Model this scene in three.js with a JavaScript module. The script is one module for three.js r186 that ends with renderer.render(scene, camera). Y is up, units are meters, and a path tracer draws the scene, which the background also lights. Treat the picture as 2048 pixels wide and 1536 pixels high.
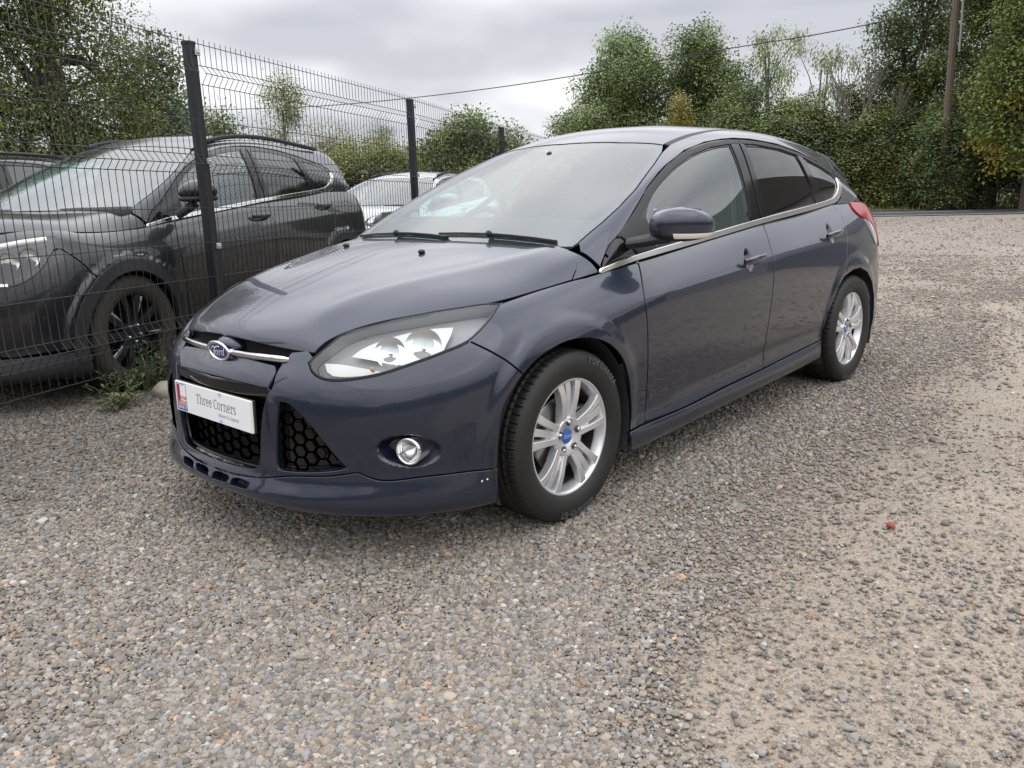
import * as THREE from 'three';
import { mergeGeometries, mergeVertices, toCreasedNormals } from 'three/addons/utils/BufferGeometryUtils.js';
import { RoundedBoxGeometry } from 'three/addons/geometries/RoundedBoxGeometry.js';
import { ImprovedNoise } from 'three/addons/math/ImprovedNoise.js';
import { FontLoader } from 'three/addons/loaders/FontLoader.js';
import { TextGeometry } from 'three/addons/geometries/TextGeometry.js';
// ---------- camera, sky, sun, exposure ----------
const scene = new THREE.Scene();
const camera = new THREE.PerspectiveCamera(49.96, 4 / 3, .05, 900);
{
  const c = new THREE.Vector3(2.22172, 1.19949, -2.63193), f = new THREE.Vector3(-.71702, -.23744, .65536), u = new THREE.Vector3(-.19478, .97099, .13868), r = new THREE.Vector3(-.66928, -.02821, -.74247);
  camera.position.copy(c); camera.quaternion.setFromRotationMatrix(new THREE.Matrix4().makeBasis(r, u, f.negate())); camera.updateMatrixWorld();
}
const renderer = new THREE.WebGLRenderer({ antialias: true });
renderer.toneMapping = THREE.LinearToneMapping; renderer.toneMappingExposure = 1.45; renderer.shadowMap.enabled = true;
{
  // overcast sky: a pale dome with soft grey cloud bases and lighter breaks
  const W = 1024, H = 512, d = new Float32Array(W * H * 4), nz = new ImprovedNoise();
  const fbm = (x, y, z, o) => { let a = 0, w = .5, f = 1; for (let i = 0; i < o; i++) { a += w * nz.noise(x * f, y * f, z * f); f *= 2.05; w *= .5; } return a; };
  for (let j = 0; j < H; j++) for (let i = 0; i < W; i++) {
    const el = (j + .5) / H * Math.PI - Math.PI / 2, az = (i + .5) / W * 2 * Math.PI, y = Math.sin(el), k = (j * W + i) * 4;
    const dx = Math.cos(el) * Math.cos(az), dz = Math.cos(el) * Math.sin(az), h = Math.max(y, .0) + .16;
    const px = dx / h, pz = dz / h;
    let n = fbm(px * .55 + 3.1, pz * .55 + 1.7, .5, 5), m = fbm(px * 1.3 + 9, pz * 1.3, 4.2, 4);
    const s = .52 + n * 1.75 + m * .6, t = s < 0 ? 0 : s > 1 ? 1 : s * s * (3 - 2 * s);
    const L = (.40 + .36 * t) * (1 + 2.4 * Math.max(0, y - .16)), warm = t; // an overcast sky is brightest overhead
    d[k] = L * (.925 + .065 * warm); d[k + 1] = L * (.965 + .025 * warm); d[k + 2] = L * (1.06 - .045 * warm); d[k + 3] = 1;
  }
  const sky = new THREE.DataTexture(d, W, H, THREE.RGBAFormat, THREE.FloatType);
  sky.mapping = THREE.EquirectangularReflectionMapping; sky.colorSpace = THREE.LinearSRGBColorSpace; sky.magFilter = THREE.LinearFilter; sky.needsUpdate = true;
  scene.background = sky; scene.environment = sky;
}
const sun = new THREE.DirectionalLight(0xfff4e6, .7);
sun.position.set(6, 22, -10); sun.castShadow = true; sun.shadow.radius = 150; sun.shadow.mapSize.set(2048, 2048);
Object.assign(sun.shadow.camera, { left: -25, right: 25, top: 25, bottom: -25, near: 1, far: 80 });
scene.add(sun);
// ---------- small maths ----------
const lerp = (a, b, t) => a + (b - a) * t, clamp = (x, a = 0, b = 1) => Math.min(b, Math.max(a, x));
const sstep = (a, b, x) => { const t = clamp((x - a) / (b - a)); return t * t * (3 - 2 * t); };
const V3 = (x, y, z) => new THREE.Vector3(x, y, z);
// open uniform cubic B-spline basis on n control points
function basis(n, t) {
  const spans = n - 3, x = clamp(t, 0, 1) * spans, k = Math.min(spans - 1, Math.floor(x));
  const kn = i => clamp(i - 3, 0, spans);
  const N = [1, 0, 0, 0], L = [], R = [];
  for (let d = 1; d <= 3; d++) {
    L[d] = x - kn(k + 4 - d); R[d] = kn(k + 3 + d) - x;
    let saved = 0;
    for (let r = 0; r < d; r++) {
      const w = R[r + 1] + L[d - r], tmp = w > 1e-9 ? N[r] / w : 0;
      N[r] = saved + R[r + 1] * tmp; saved = L[d - r] * tmp;
    }
    N[d] = saved;
  }
  return [k, N];
}
// a surface over a control net net[i][j] = [x, y, s]; s is the distance to the car's middle plane
class Surf {
  constructor(net, bend) { this.net = net; this.nu = net.length; this.nv = net[0].length; this.bend = bend; this.cache = null; }
  at(u, v) {
    const [a, A] = basis(this.nu, u), [b, B] = basis(this.nv, v), p = [0, 0, 0];
    for (let i = 0; i < 4; i++) for (let j = 0; j < 4; j++) {
      const w = A[i] * B[j], q = this.net[a + i][b + j];
      p[0] += w * q[0]; p[1] += w * q[1]; p[2] += w * q[2];
    }
    return p;
  }
  rawNormal(u, v) {
    const e = 1e-3, u0 = Math.max(0, u - e), u1 = Math.min(1, u + e), v0 = Math.max(0, v - e), v1 = Math.min(1, v + e);
    const a = this.at(u0, v), b = this.at(u1, v), c = this.at(u, v0), d = this.at(u, v1);
    const du = [b[0] - a[0], b[1] - a[1], b[2] - a[2]], dv = [d[0] - c[0], d[1] - c[1], d[2] - c[2]];
    const n = [du[1] * dv[2] - du[2] * dv[1], du[2] * dv[0] - du[0] * dv[2], du[0] * dv[1] - du[1] * dv[0]], l = Math.hypot(...n) || 1;
    return [n[0] / l, n[1] / l, n[2] / l];
  }
  pos(u, v) { // with bends (creases, flares, pockets) pushed along the outward normal
    const p = this.at(u, v);
    if (!this.bend) return p;
    const h = this.bend(p, u, v);
    if (!h) return p;
    const n = this.out(u, v);
    return [p[0] + n[0] * h, p[1] + n[1] * h, p[2] + n[2] * h];
  }
  out(u, v) { const n = this.rawNormal(u, v), g = this.flip ? -1 : 1; return [n[0] * g, n[1] * g, n[2] * g]; }
  frame(u, v) { // point and outward normal
    const e = 7e-4, u0 = Math.max(0, u - e), u1 = Math.min(1, u + e), v0 = Math.max(0, v - e), v1 = Math.min(1, v + e);
    const a = this.pos(u0, v), b = this.pos(u1, v), c = this.pos(u, v0), d = this.pos(u, v1);
    const du = [b[0] - a[0], b[1] - a[1], b[2] - a[2]], dv = [d[0] - c[0], d[1] - c[1], d[2] - c[2]];
    let n = [du[1] * dv[2] - du[2] * dv[1], du[2] * dv[0] - du[0] * dv[2], du[0] * dv[1] - du[1] * dv[0]];
    const g = (this.flip ? -1 : 1) / (Math.hypot(...n) || 1);
    return { p: this.pos(u, v), n: [n[0] * g, n[1] * g, n[2] * g], lu: Math.hypot(...du) / (u1 - u0), lv: Math.hypot(...dv) / (v1 - v0) };
  }
  grid() {
    if (this.cache) return this.cache;
    const A = 180, B = 90, g = [];
    for (let i = 0; i <= A; i++) for (let j = 0; j <= B; j++) g.push([i / A, j / B, this.pos(i / A, j / B)]);
    return this.cache = g;
  }
  // (u, v) where f(point) = target (two numbers); ok(point) limits the search; near = first guess
  find(f, target, ok, near) {
    let best = near, bd = Infinity;
    if (!near) for (const [u, v, p] of this.grid()) {
      if (ok && !ok(p, u, v)) continue;
      const q = f(p), d = (q[0] - target[0]) ** 2 + (q[1] - target[1]) ** 2;
      if (d < bd) { bd = d; best = [u, v]; }
    }
    if (!best) throw new Error('nothing found for ' + target);
    let [u, v] = best;
    for (let k = 0; k < 14; k++) {
      const e = 1e-4, q = f(this.pos(u, v)), qu = f(this.pos(u + (u > .5 ? -e : e), v)), qv = f(this.pos(u, v + (v > .5 ? -e : e)));
      const su = u > .5 ? -e : e, sv = v > .5 ? -e : e;
      const a = (qu[0] - q[0]) / su, b = (qv[0] - q[0]) / sv, c = (qu[1] - q[1]) / su, d = (qv[1] - q[1]) / sv, D = a * d - b * c;
      if (Math.abs(D) < 1e-12) break;
      const r0 = target[0] - q[0], r1 = target[1] - q[1];
      u = clamp(u + clamp((d * r0 - b * r1) / D, -.05, .05)); v = clamp(v + clamp((a * r1 - c * r0) / D, -.05, .05));
    }
    return [u, v];
  }
}
const SIDE = p => [p[0], p[1]], FRONT = p => [p[2], p[1]], TOP = p => [p[0], p[2]];
// smooth curve through points (Catmull-Rom, centripetal), n pieces per span; closed on demand
function smooth(pts, n = 6, closed = false) {
  const P = pts.map(p => V3(p[0], p[1], p[2] || 0)), c = new THREE.CatmullRomCurve3(P, closed, 'centripetal'), out = [], m = (closed ? pts.length : pts.length - 1) * n;
  for (let i = 0; i < m + (closed ? 0 : 1); i++) { const q = c.getPoint(i / m); out.push([q.x, q.y, q.z]); }
  return out;
}
// outline: a list of corners and smooth runs; a run is {c: [[..],..]}
function outline(...runs) {
  const out = [];
  for (const r of runs) {
    const pts = r.length && typeof r[0][0] === 'number' ? (r.length > 2 ? smooth(r, 6) : r) : r;
    for (const q of pts) { const l = out[out.length - 1]; if (!l || Math.hypot(l[0] - q[0], l[1] - q[1]) > 1e-5) out.push([q[0], q[1]]); }
  }
  const a = out[0], b = out[out.length - 1];
  if (Math.hypot(a[0] - b[0], a[1] - b[1]) < 1e-5) out.pop();
  return out;
}
// outline in a projection -> outline in (u, v), edges cut short so that it follows the surface
function onto(surf, f, pts, ok, step = .02, open = false) {
  const out = []; let last = null;
  for (let i = 0; i < pts.length; i++) {
    const a = pts[i], b = pts[(i + 1) % pts.length], n = open && i === pts.length - 1 ? 1 : Math.max(1, Math.ceil(Math.hypot(b[0] - a[0], b[1] - a[1]) / step));
    for (let k = 0; k < n; k++) {
      const t = [lerp(a[0], b[0], k / n), lerp(a[1], b[1], k / n)];
      let q = surf.find(f, t, ok, last);
      const e = f(surf.pos(...q));
      if (last && Math.hypot(e[0] - t[0], e[1] - t[1]) > .004) q = surf.find(f, t, ok);
      out.push(q); last = q;
    }
  }
  return out;
}
// the same for an open line
const along = (surf, f, pts, ok, step = .02) => onto(surf, f, pts, ok, step, true);
const area2 = P => { let a = 0; for (let i = 0; i < P.length; i++) { const p = P[i], q = P[(i + 1) % P.length]; a += p[0] * q[1] - q[0] * p[1]; } return a / 2; };
function inside(P, x, y) { let c = false; for (let i = 0, j = P.length - 1; i < P.length; j = i++) if ((P[i][1] > y) !== (P[j][1] > y) && x < (P[j][0] - P[i][0]) * (y - P[i][1]) / (P[j][1] - P[i][1]) + P[i][0]) c = !c; return c; }
// shrink a (u, v) outline by d metres; vertices with keep(point) stay
function shrink(surf, P, d, keep) {
  if (!d) return P;
  const m = P.length, sgn = area2(P) > 0 ? 1 : -1;
  const F = P.map(p => surf.frame(clamp(p[0], .002, .998), clamp(p[1], .002, .998)));
  return P.map((p, i) => {
    const f = F[i];
    if (keep && keep(f.p)) return p;
    const a = P[(i + m - 1) % m], b = P[(i + 1) % m];
    let t1 = [(p[0] - a[0]) * f.lu, (p[1] - a[1]) * f.lv], t2 = [(b[0] - p[0]) * f.lu, (b[1] - p[1]) * f.lv];
    const l1 = Math.hypot(...t1) || 1, l2 = Math.hypot(...t2) || 1;
    const n1 = [-t1[1] / l1 * sgn, t1[0] / l1 * sgn], n2 = [-t2[1] / l2 * sgn, t2[0] / l2 * sgn];
    let nx = n1[0] + n2[0], ny = n1[1] + n2[1]; const l = Math.hypot(nx, ny) || 1, k = Math.min(2.2, 2 / Math.max(.5, l)) / 1;
    nx /= l; ny /= l;
    return [clamp(p[0] + nx * d * k / f.lu), clamp(p[1] + ny * d * k / f.lv)];
  });
}
function clipRect(P, x0, y0, x1, y1) {
  const side = [[0, x0, 1], [0, x1, -1], [1, y0, 1], [1, y1, -1]];
  let Q = P;
  for (const [ax, lim, sg] of side) {
    const R = [];
    for (let i = 0; i < Q.length; i++) {
      const a = Q[i], b = Q[(i + 1) % Q.length], da = (a[ax] - lim) * sg, db = (b[ax] - lim) * sg;
      if (da >= 0) R.push(a);
      if ((da > 0 && db < 0) || (da < 0 && db > 0)) { const t = da / (da - db); R.push([lerp(a[0], b[0], t), lerp(a[1], b[1], t)]); }
    }
    Q = R; if (Q.length < 3) return [];
  }
  return Q;
}
// Mesh the part of surf inside the (u, v) outline. lift: metres along the normal; rim: depth of the folded-in edge; sides: 'left', 'right' or 'both'
function cut(surf, P, { cell = .02, lift = 0, rim = 0, round = .0025, sides = 'both', onlyRim = false, hole = false } = {}) {
  const pos = [], nor = [], uv = [], idx = [];
  let us = P.map(p => p[0]), vs = P.map(p => p[1]);
  const u0 = Math.min(...us), u1 = Math.max(...us), v0 = Math.min(...vs), v1 = Math.max(...vs);
  const fm = surf.frame((u0 + u1) / 2, (v0 + v1) / 2);
  let Lu = 0, Lv = 0;
  for (let k = 0; k < 8; k++) { const a = surf.pos(lerp(u0, u1, k / 8), (v0 + v1) / 2), b = surf.pos(lerp(u0, u1, (k + 1) / 8), (v0 + v1) / 2); Lu += Math.hypot(a[0] - b[0], a[1] - b[1], a[2] - b[2]); const c = surf.pos((u0 + u1) / 2, lerp(v0, v1, k / 8)), d = surf.pos((u0 + u1) / 2, lerp(v0, v1, (k + 1) / 8)); Lv += Math.hypot(c[0] - d[0], c[1] - d[1], c[2] - d[2]); }
  const nu = clamp(Math.ceil(Lu / cell), 2, 300), nv = clamp(Math.ceil(Lv / cell), 2, 200);
  const map = new Map(), put = (u, v) => {
    const key = Math.round(u * 2e5) + '_' + Math.round(v * 2e5); let k = map.get(key);
    if (k === undefined) { const f = surf.frame(u, v); k = pos.length / 3; map.set(key, k); pos.push(f.p[0] + f.n[0] * lift, f.p[1] + f.n[1] * lift, f.p[2] + f.n[2] * lift); nor.push(...f.n); uv.push(u, v); }
    return k;
  };
  const du = (u1 - u0) / nu, dv = (v1 - v0) / nv, crossed = new Uint8Array(nu * nv);
  for (let i = 0; i < P.length; i++) {
    const a = P[i], b = P[(i + 1) % P.length], n = 1 + Math.ceil(3 * Math.max(Math.abs(b[0] - a[0]) / du, Math.abs(b[1] - a[1]) / dv));
    for (let k = 0; k <= n; k++) { const x = (lerp(a[0], b[0], k / n) - u0) / du, y = (lerp(a[1], b[1], k / n) - v0) / dv; for (const ex of [-.02, .02]) for (const ey of [-.02, .02]) crossed[clamp(Math.floor(x + ex), 0, nu - 1) * nv + clamp(Math.floor(y + ey), 0, nv - 1)] = 1; }
  }
  const grid = surf.flip ? 1 : 0, tri = (a, b, c) => { if (a !== b && b !== c && a !== c) grid ? idx.push(a, c, b) : idx.push(a, b, c); };
  if (!onlyRim) for (let i = 0; i < nu; i++) for (let j = 0; j < nv; j++) {
    const x0 = u0 + i * du, x1 = u0 + (i + 1) * du, y0 = v0 + j * dv, y1 = v0 + (j + 1) * dv;
    if (!crossed[i * nv + j]) {
      if (!inside(P, (x0 + x1) / 2, (y0 + y1) / 2)) continue;
      const a = put(x0, y0), b = put(x1, y0), c = put(x1, y1), d = put(x0, y1); tri(a, b, c); tri(a, c, d);
    } else {
      const Q = clipRect(P, x0, y0, x1, y1); if (Q.length < 3) continue;
      const C = Q.map(q => new THREE.Vector2((q[0] - x0) / du, (q[1] - y0) / dv));
      if (Math.abs(THREE.ShapeUtils.area(C)) < 1e-7) continue;
      const rev = THREE.ShapeUtils.isClockWise(C); if (rev) { C.reverse(); Q.reverse(); }
      for (const [a, b, c] of THREE.ShapeUtils.triangulateShape(C, [])) tri(put(...Q[a]), put(...Q[b]), put(...Q[c]));
    }
  }
  if (rim) { // rounded fold along the outline
    const ccw = (area2(P) > 0) !== hole, m = P.length, mid = surf.flip ? !ccw : ccw;
    const rows = [[0, 0, 0], [.3, .08, .4], [.75, .45, .85], [1, 1, 1], [1, rim / round, 1]], base = [];
    for (let i = 0; i < m; i++) {
      const a = P[(i + m - 1) % m], p = P[i], b = P[(i + 1) % m], f = surf.frame(...p), A = surf.pos(...a), B = surf.pos(...b);
      const t = V3(B[0] - A[0], B[1] - A[1], B[2] - A[2]).normalize(), n = V3(...f.n), o = t.clone().cross(n).multiplyScalar(mid ? 1 : -1).normalize();
      const ids = [];
      for (const [ko, kd, w] of rows) {
        ids.push(pos.length / 3);
        pos.push(f.p[0] + n.x * (lift - kd * round) + o.x * ko * round, f.p[1] + n.y * (lift - kd * round) + o.y * ko * round, f.p[2] + n.z * (lift - kd * round) + o.z * ko * round);
        const q = n.clone().multiplyScalar(Math.cos(w * 1.5)).addScaledVector(o, Math.sin(w * 1.5)).normalize(); nor.push(q.x, q.y, q.z); uv.push(...p);
      }
      base.push(ids);
    }
    for (let i = 0; i < m; i++) for (let k = 0; k + 1 < rows.length; k++) {
      const a = base[i][k], b = base[(i + 1) % m][k], c = base[(i + 1) % m][k + 1], d = base[i][k + 1];
      if (k === 0 && surf.pos(...P[i])[2] < .004 && surf.pos(...P[(i + 1) % m])[2] < .004) break; // no fold along the car's middle
      if (mid) idx.push(a, d, b, b, d, c); else idx.push(a, b, d, b, c, d);
    }
  }
  return place(pos, nor, uv, idx, sides);
}
// car coordinates (x, y, s) -> world: the left side (towards the camera) is z = -s, the right side z = +s
function place(pos, nor, uv, idx, sides) {
  const half = m => {
    const g = new THREE.BufferGeometry(), p = new Float32Array(pos), n = new Float32Array(nor);
    for (let i = 2; i < p.length; i += 3) { p[i] *= m; n[i] *= m; }
    g.setAttribute('position', new THREE.BufferAttribute(p, 3)); g.setAttribute('normal', new THREE.BufferAttribute(n, 3)); g.setAttribute('uv', new THREE.BufferAttribute(new Float32Array(uv), 2));
    const ix = new Uint32Array(idx);
    if (m < 0) for (let i = 0; i < ix.length; i += 3) { const t = ix[i + 1]; ix[i + 1] = ix[i + 2]; ix[i + 2] = t; }
    g.setIndex(new THREE.BufferAttribute(ix, 1)); return g;
  };
  return sides === 'left' ? half(-1) : sides === 'right' ? half(1) : mergeGeometries([half(-1), half(1)]);
}
// tube or strip swept along points given as world vectors; profile [[a, b], ...] in the frame (side, up)
function sweep(points, profile, { closed = false, up = null, ends = true, scale = null } = {}) {
  const pos = [], idx = [], m = profile.length, n = points.length;
  for (let i = 0; i < n; i++) {
    const a = points[Math.max(0, i - 1)], b = points[Math.min(n - 1, i + 1)], t = V3(b.x - a.x, b.y - a.y, b.z - a.z).normalize();
    const U = (Array.isArray(up) ? up[i] : up || V3(0, 1, 0)).clone(), s = t.clone().cross(U).normalize(), w = s.clone().cross(t).normalize(), k = scale ? scale(i / (n - 1)) : 1;
    for (const [p, q] of profile) pos.push(points[i].x + s.x * p * k + w.x * q * k, points[i].y + s.y * p * k + w.y * q * k, points[i].z + s.z * p * k + w.z * q * k);
  }
  for (let i = 0; i + 1 < n; i++) for (let j = 0; j < m; j++) { const a = i * m + j, b = i * m + (j + 1) % m, c = a + m, d = b + m; idx.push(a, b, c, b, d, c); }
  if (ends) { for (let j = 1; j + 1 < m; j++) { idx.push(0, j + 1, j); const e = (n - 1) * m; idx.push(e, e + j, e + j + 1); } }
  let g = new THREE.BufferGeometry(); g.setAttribute('position', new THREE.Float32BufferAttribute(pos, 3)); g.setIndex(idx);
  g = toCreasedNormals(g, .6); g.setAttribute('uv', new THREE.Float32BufferAttribute(new Float32Array(g.attributes.position.count * 2), 2));
  return g;
}
const circle = (r, n = 12, ry = r) => Array.from({ length: n }, (_, i) => [r * Math.cos(i / n * 2 * Math.PI), ry * Math.sin(i / n * 2 * Math.PI)]);
const mirrorZ = g => { const h = g.clone(); h.scale(1, 1, -1); if (h.index) { const ix = h.index.array; for (let i = 0; i < ix.length; i += 3) { const t = ix[i + 1]; ix[i + 1] = ix[i + 2]; ix[i + 2] = t; } } else for (const k in h.attributes) { const a = h.attributes[k]; for (let i = 0; i + 2 < a.count; i += 3) for (let c = 0; c < a.itemSize; c++) { const x = a.getComponent(i + 1, c); a.setComponent(i + 1, c, a.getComponent(i + 2, c)); a.setComponent(i + 2, c, x); } } return h; };
// ---------- the hatchback's surfaces ----------
// rows of [height, inset from the widest plan line] from the underside to the top edge, at a few ribs
function beltNet(plan, keys) {
  const n = plan.length, net = [], ks = Object.keys(keys).map(Number).sort((a, b) => a - b);
  for (let i = 0; i < n; i++) {
    let a = ks[0], b = ks[ks.length - 1];
    for (const k of ks) { if (k <= i) a = k; }
    for (const k of [...ks].reverse()) { if (k >= i) b = k; }
    const t = a === b ? 0 : (i - a) / (b - a), A = keys[a], B = keys[b];
    const p = plan[Math.max(0, i - 1)], q = plan[Math.min(n - 1, i + 1)];
    let tx = q[0] - p[0], ts = q[1] - p[1];
    if (i === 0) { tx = 0; ts = 1; } if (i === n - 1) { tx = 0; ts = -1; }
    const l = Math.hypot(tx, ts), nx = ts / l, ns = -tx / l;
    net.push(A.map((r, j) => { const y = lerp(r[0], B[j][0], t), d = lerp(r[1], B[j][1], t); return [plan[i][0] - nx * d, y, Math.max(0, plan[i][1] - ns * d)]; }));
  }
  return net;
}
const ARCH_F = [.02, .315, .368], ARCH_R = [-2.62, .315, .368];
function hatchBelt() {
  const plan = [[.895, 0], [.895, .14], [.88, .28], [.848, .42], [.785, .55], [.69, .67], [.575, .775], [.46, .85], [.34, .893], [.17, .905], [0, .908], [-.22, .908], [-.45, .905], [-.8, .905], [-1.2, .908], [-1.6, .91], [-2.0, .91], [-2.35, .91], [-2.65, .908], [-2.95, .895], [-3.2, .86], [-3.36, .76], [-3.44, .58], [-3.475, .3], [-3.48, .1], [-3.48, 0]];
  const keys = {
    0: [[.18, .08], [.185, -.02], [.225, -.045], [.275, .0], [.36, .008], [.48, .014], [.575, .022], [.615, .045], [.655, .085], [.70, .105], [.74, .13]],
    3: [[.166, .08], [.171, -.015], [.222, -.035], [.28, .005], [.36, .0], [.47, .005], [.565, .02], [.615, .042], [.66, .078], [.71, .11], [.75, .175]],
    5: [[.155, .07], [.161, -.008], [.228, -.02], [.30, .01], [.38, -.004], [.47, -.005], [.565, .008], [.63, .04], [.69, .09], [.745, .15], [.785, .235]],
    8: [[.158, .05], [.165, -.004], [.245, -.006], [.31, .004], [.40, .0], [.50, .0], [.595, .002], [.67, .02], [.735, .06], [.79, .125], [.818, .205]],
    10: [[.19, .04], [.20, .0], [.26, .0], [.33, .0], [.42, .0], [.52, .0], [.62, .004], [.70, .02], [.765, .058], [.826, .12], [.84, .17]],
    12: [[.130, .06], [.138, .018], [.225, .002], [.268, .045], [.36, .03], [.50, .004], [.62, -.002], [.715, .0], [.775, .018], [.882, .10], [.90, .14]],
    15: [[.172, .06], [.18, .018], [.252, .002], [.285, .045], [.37, .03], [.52, .004], [.66, -.002], [.775, .002], [.84, .025], [.972, .115], [.99, .15]],
    18: [[.20, .05], [.21, .02], [.27, .0], [.33, .0], [.42, .0], [.54, .0], [.68, .002], [.80, .02], [.885, .055], [1.03, .16], [1.05, .2]],
    21: [[.22, .06], [.23, .01], [.30, .0], [.38, .0], [.48, .0], [.58, .0], [.68, .01], [.80, .03], [.90, .05], [1.0, .09], [1.03, .14]],
    25: [[.24, .06], [.25, .0], [.32, .0], [.40, .0], [.50, .0], [.60, .0], [.68, .02], [.80, .04], [.90, .05], [.98, .07], [1.0, .12]],
  };
  const flare = (p, [cx, cy, r]) => { const d = Math.hypot(p[0] - cx, p[1] - cy) - r; return (1 - sstep(.030, .085, d)) * .010 * sstep(.16, .34, p[1]); };
  const s = new Surf(beltNet(plan, keys), p => {
    let h = 0;
    if (p[2] > .7) { h += flare(p, ARCH_F) + flare(p, ARCH_R); }
    // shoulder line under the door handles, running from the wing to the tail
    if (p[2] > .6 && p[0] < -.25) { const yc = lerp(.742, .845, clamp((-.3 - p[0]) / 2.2)), k = sstep(-.25, -.6, p[0]) * (1 - sstep(-2.3, -2.7, p[0])); const d = p[1] - yc; h += k * .007 * Math.exp(-Math.abs(d) / .05); }
    return h;
  });
  return s;
}
function hatchHood() {
  const net = [
    [[.735, .682, .42], [.75, .683, .38], [.768, .687, .30], [.79, .696, .2], [.808, .707, .1], [.811, .710, 0]],
    [[.715, .712, .428], [.735, .722, .37], [.755, .733, .30], [.775, .742, .2], [.79, .748, .1], [.793, .75, 0]],
    [[.66, .742, .455], [.67, .762, .38], [.69, .775, .30], [.70, .782, .2], [.71, .785, .1], [.71, .786, 0]],
    [[.55, .775, .53], [.55, .805, .45], [.56, .825, .35], [.57, .833, .24], [.575, .836, .12], [.575, .837, 0]],
    [[.42, .792, .63], [.42, .83, .55], [.42, .858, .44], [.42, .870, .29], [.42, .875, .14], [.42, .876, 0]],
    [[.25, .806, .74], [.25, .85, .66], [.25, .884, .52], [.25, .902, .34], [.25, .909, .17], [.25, .911, 0]],
    [[.05, .827, .762], [.05, .875, .70], [.05, .912, .57], [.06, .932, .38], [.07, .94, .19], [.07, .942, 0]],
    [[-.16, .848, .776], [-.13, .893, .735], [-.09, .938, .63], [-.06, .951, .40], [-.05, .958, .2], [-.05, .96, 0]],
    [[-.30, .862, .788], [-.29, .905, .76], [-.28, .958, .69], [-.22, .964, .42], [-.19, .970, .21], [-.19, .972, 0]],
  ];
  for (const r of net) { r[4][0] = r[5][0]; r[4][1] = r[5][1]; } // level across the middle
  return new Surf(net, p => { const sc = lerp(.33, .60, sstep(.75, -.2, p[0])); return .006 * Math.exp(-Math.pow((p[2] - sc) / .06, 2)) * sstep(.74, .6, p[0]); });
}
function hatchTop() {
  // [x of the side, x of the middle, belt y s, frame-top y s, rail y s, rail-top y s, mid y s, centre y]
  const R = [
    [-.30, -.20, .862, .79, .885, .782, .912, .755, .955, .69, .955, .42, .957],
    [-.48, -.42, .882, .80, 1.0, .752, 1.03, .728, 1.048, .665, 1.065, .42, 1.073],
    [-.75, -.72, .905, .803, 1.137, .70, 1.163, .672, 1.17, .612, 1.198, .40, 1.214],
    [-1.0, -1.0, .927, .802, 1.24, .667, 1.268, .635, 1.278, .565, 1.312, .37, 1.338],
    [-1.22, -1.22, .945, .80, 1.302, .648, 1.335, .612, 1.362, .54, 1.400, .35, 1.425],
    [-1.5, -1.5, .97, .798, 1.348, .638, 1.383, .60, 1.413, .53, 1.443, .34, 1.461],
    [-1.85, -1.85, .995, .793, 1.366, .634, 1.402, .592, 1.43, .53, 1.459, .34, 1.476],
    [-2.2, -2.2, 1.015, .78, 1.352, .632, 1.39, .588, 1.418, .525, 1.447, .34, 1.464],
    [-2.5, -2.5, 1.03, .755, 1.308, .634, 1.352, .585, 1.385, .52, 1.413, .34, 1.43],
    [-2.75, -2.75, 1.042, .735, 1.24, .64, 1.30, .582, 1.345, .515, 1.375, .34, 1.393],
    [-2.98, -2.98, 1.05, .71, 1.16, .65, 1.24, .585, 1.31, .51, 1.338, .34, 1.355],
    [-3.16, -3.18, 1.03, .70, 1.10, .65, 1.17, .60, 1.25, .52, 1.285, .34, 1.30],
    [-3.30, -3.32, .99, .68, 1.04, .645, 1.08, .61, 1.12, .53, 1.14, .34, 1.15],
    [-3.42, -3.44, .95, .66, .965, .63, .98, .60, .99, .53, 1.0, .34, 1.0],
  ];
  const net = R.map(([xs, xc, by, bs, fy, fs, ry, rs, ty, ts, my, ms, cy]) => {
    cy += .008; my += .006; if (xs < -2.1 && xs > -3.1) ty += .007; { const k = sstep(-2.3, -2.9, xs) * (1 - sstep(-3.17, -3.3, xs)); ty += .022 * k; my += .022 * k; cy += .022 * k; ry += .010 * k; }
    const x = s => lerp(xc, xs, clamp((s / bs) ** 2));
    return [[xs, by - .07, bs + .012], [xs, by, bs], [xs, lerp(by, fy, .35), lerp(bs, fs, .35) + .012], [xs, lerp(by, fy, .7), lerp(bs, fs, .7) + .012], [xs, fy, fs], [lerp(xs, x(ts), .4), ry, rs], [x(ts), ty, ts], [x(ms), my, ms], [xc, cy, ms * .4], [xc, cy, 0]];
  });
  return new Surf(net);
}
// ---------- materials ----------
const rng = seed => { let a = seed >>> 0; return () => { a = (a + 0x6D2B79F5) | 0; let t = Math.imul(a ^ (a >>> 15), 1 | a); t = (t + Math.imul(t ^ (t >>> 7), 61 | t)) ^ t; return ((t ^ (t >>> 14)) >>> 0) / 4294967296; }; };
const lin = (r, g, b) => new THREE.Color().setRGB(r, g, b);
const std = (c, roughness, o = {}) => new THREE.MeshStandardMaterial({ color: c, roughness, ...o });
const phy = (c, roughness, o = {}) => new THREE.MeshPhysicalMaterial({ color: c, roughness, ...o });
const PAINT = phy(lin(.010, .016, .036), .34, { metalness: .35, clearcoat: 1, clearcoatRoughness: .0, name: 'paint' });
const PAINT_SUV = phy(lin(.008, .008, .010), .35, { metalness: .3, clearcoat: .8, clearcoatRoughness: .03 });
const PAINT_WHITE = phy(lin(.72, .73, .74), .4, { clearcoat: 1, clearcoatRoughness: .04 });
const GLOSSBLACK = std(lin(.008, .008, .01), .10);
const BEZEL = std(lin(.56, .57, .57), .3, { metalness: .65 }), BOWL = std(lin(.72, .73, .74), .28, { metalness: 1 });
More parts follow.
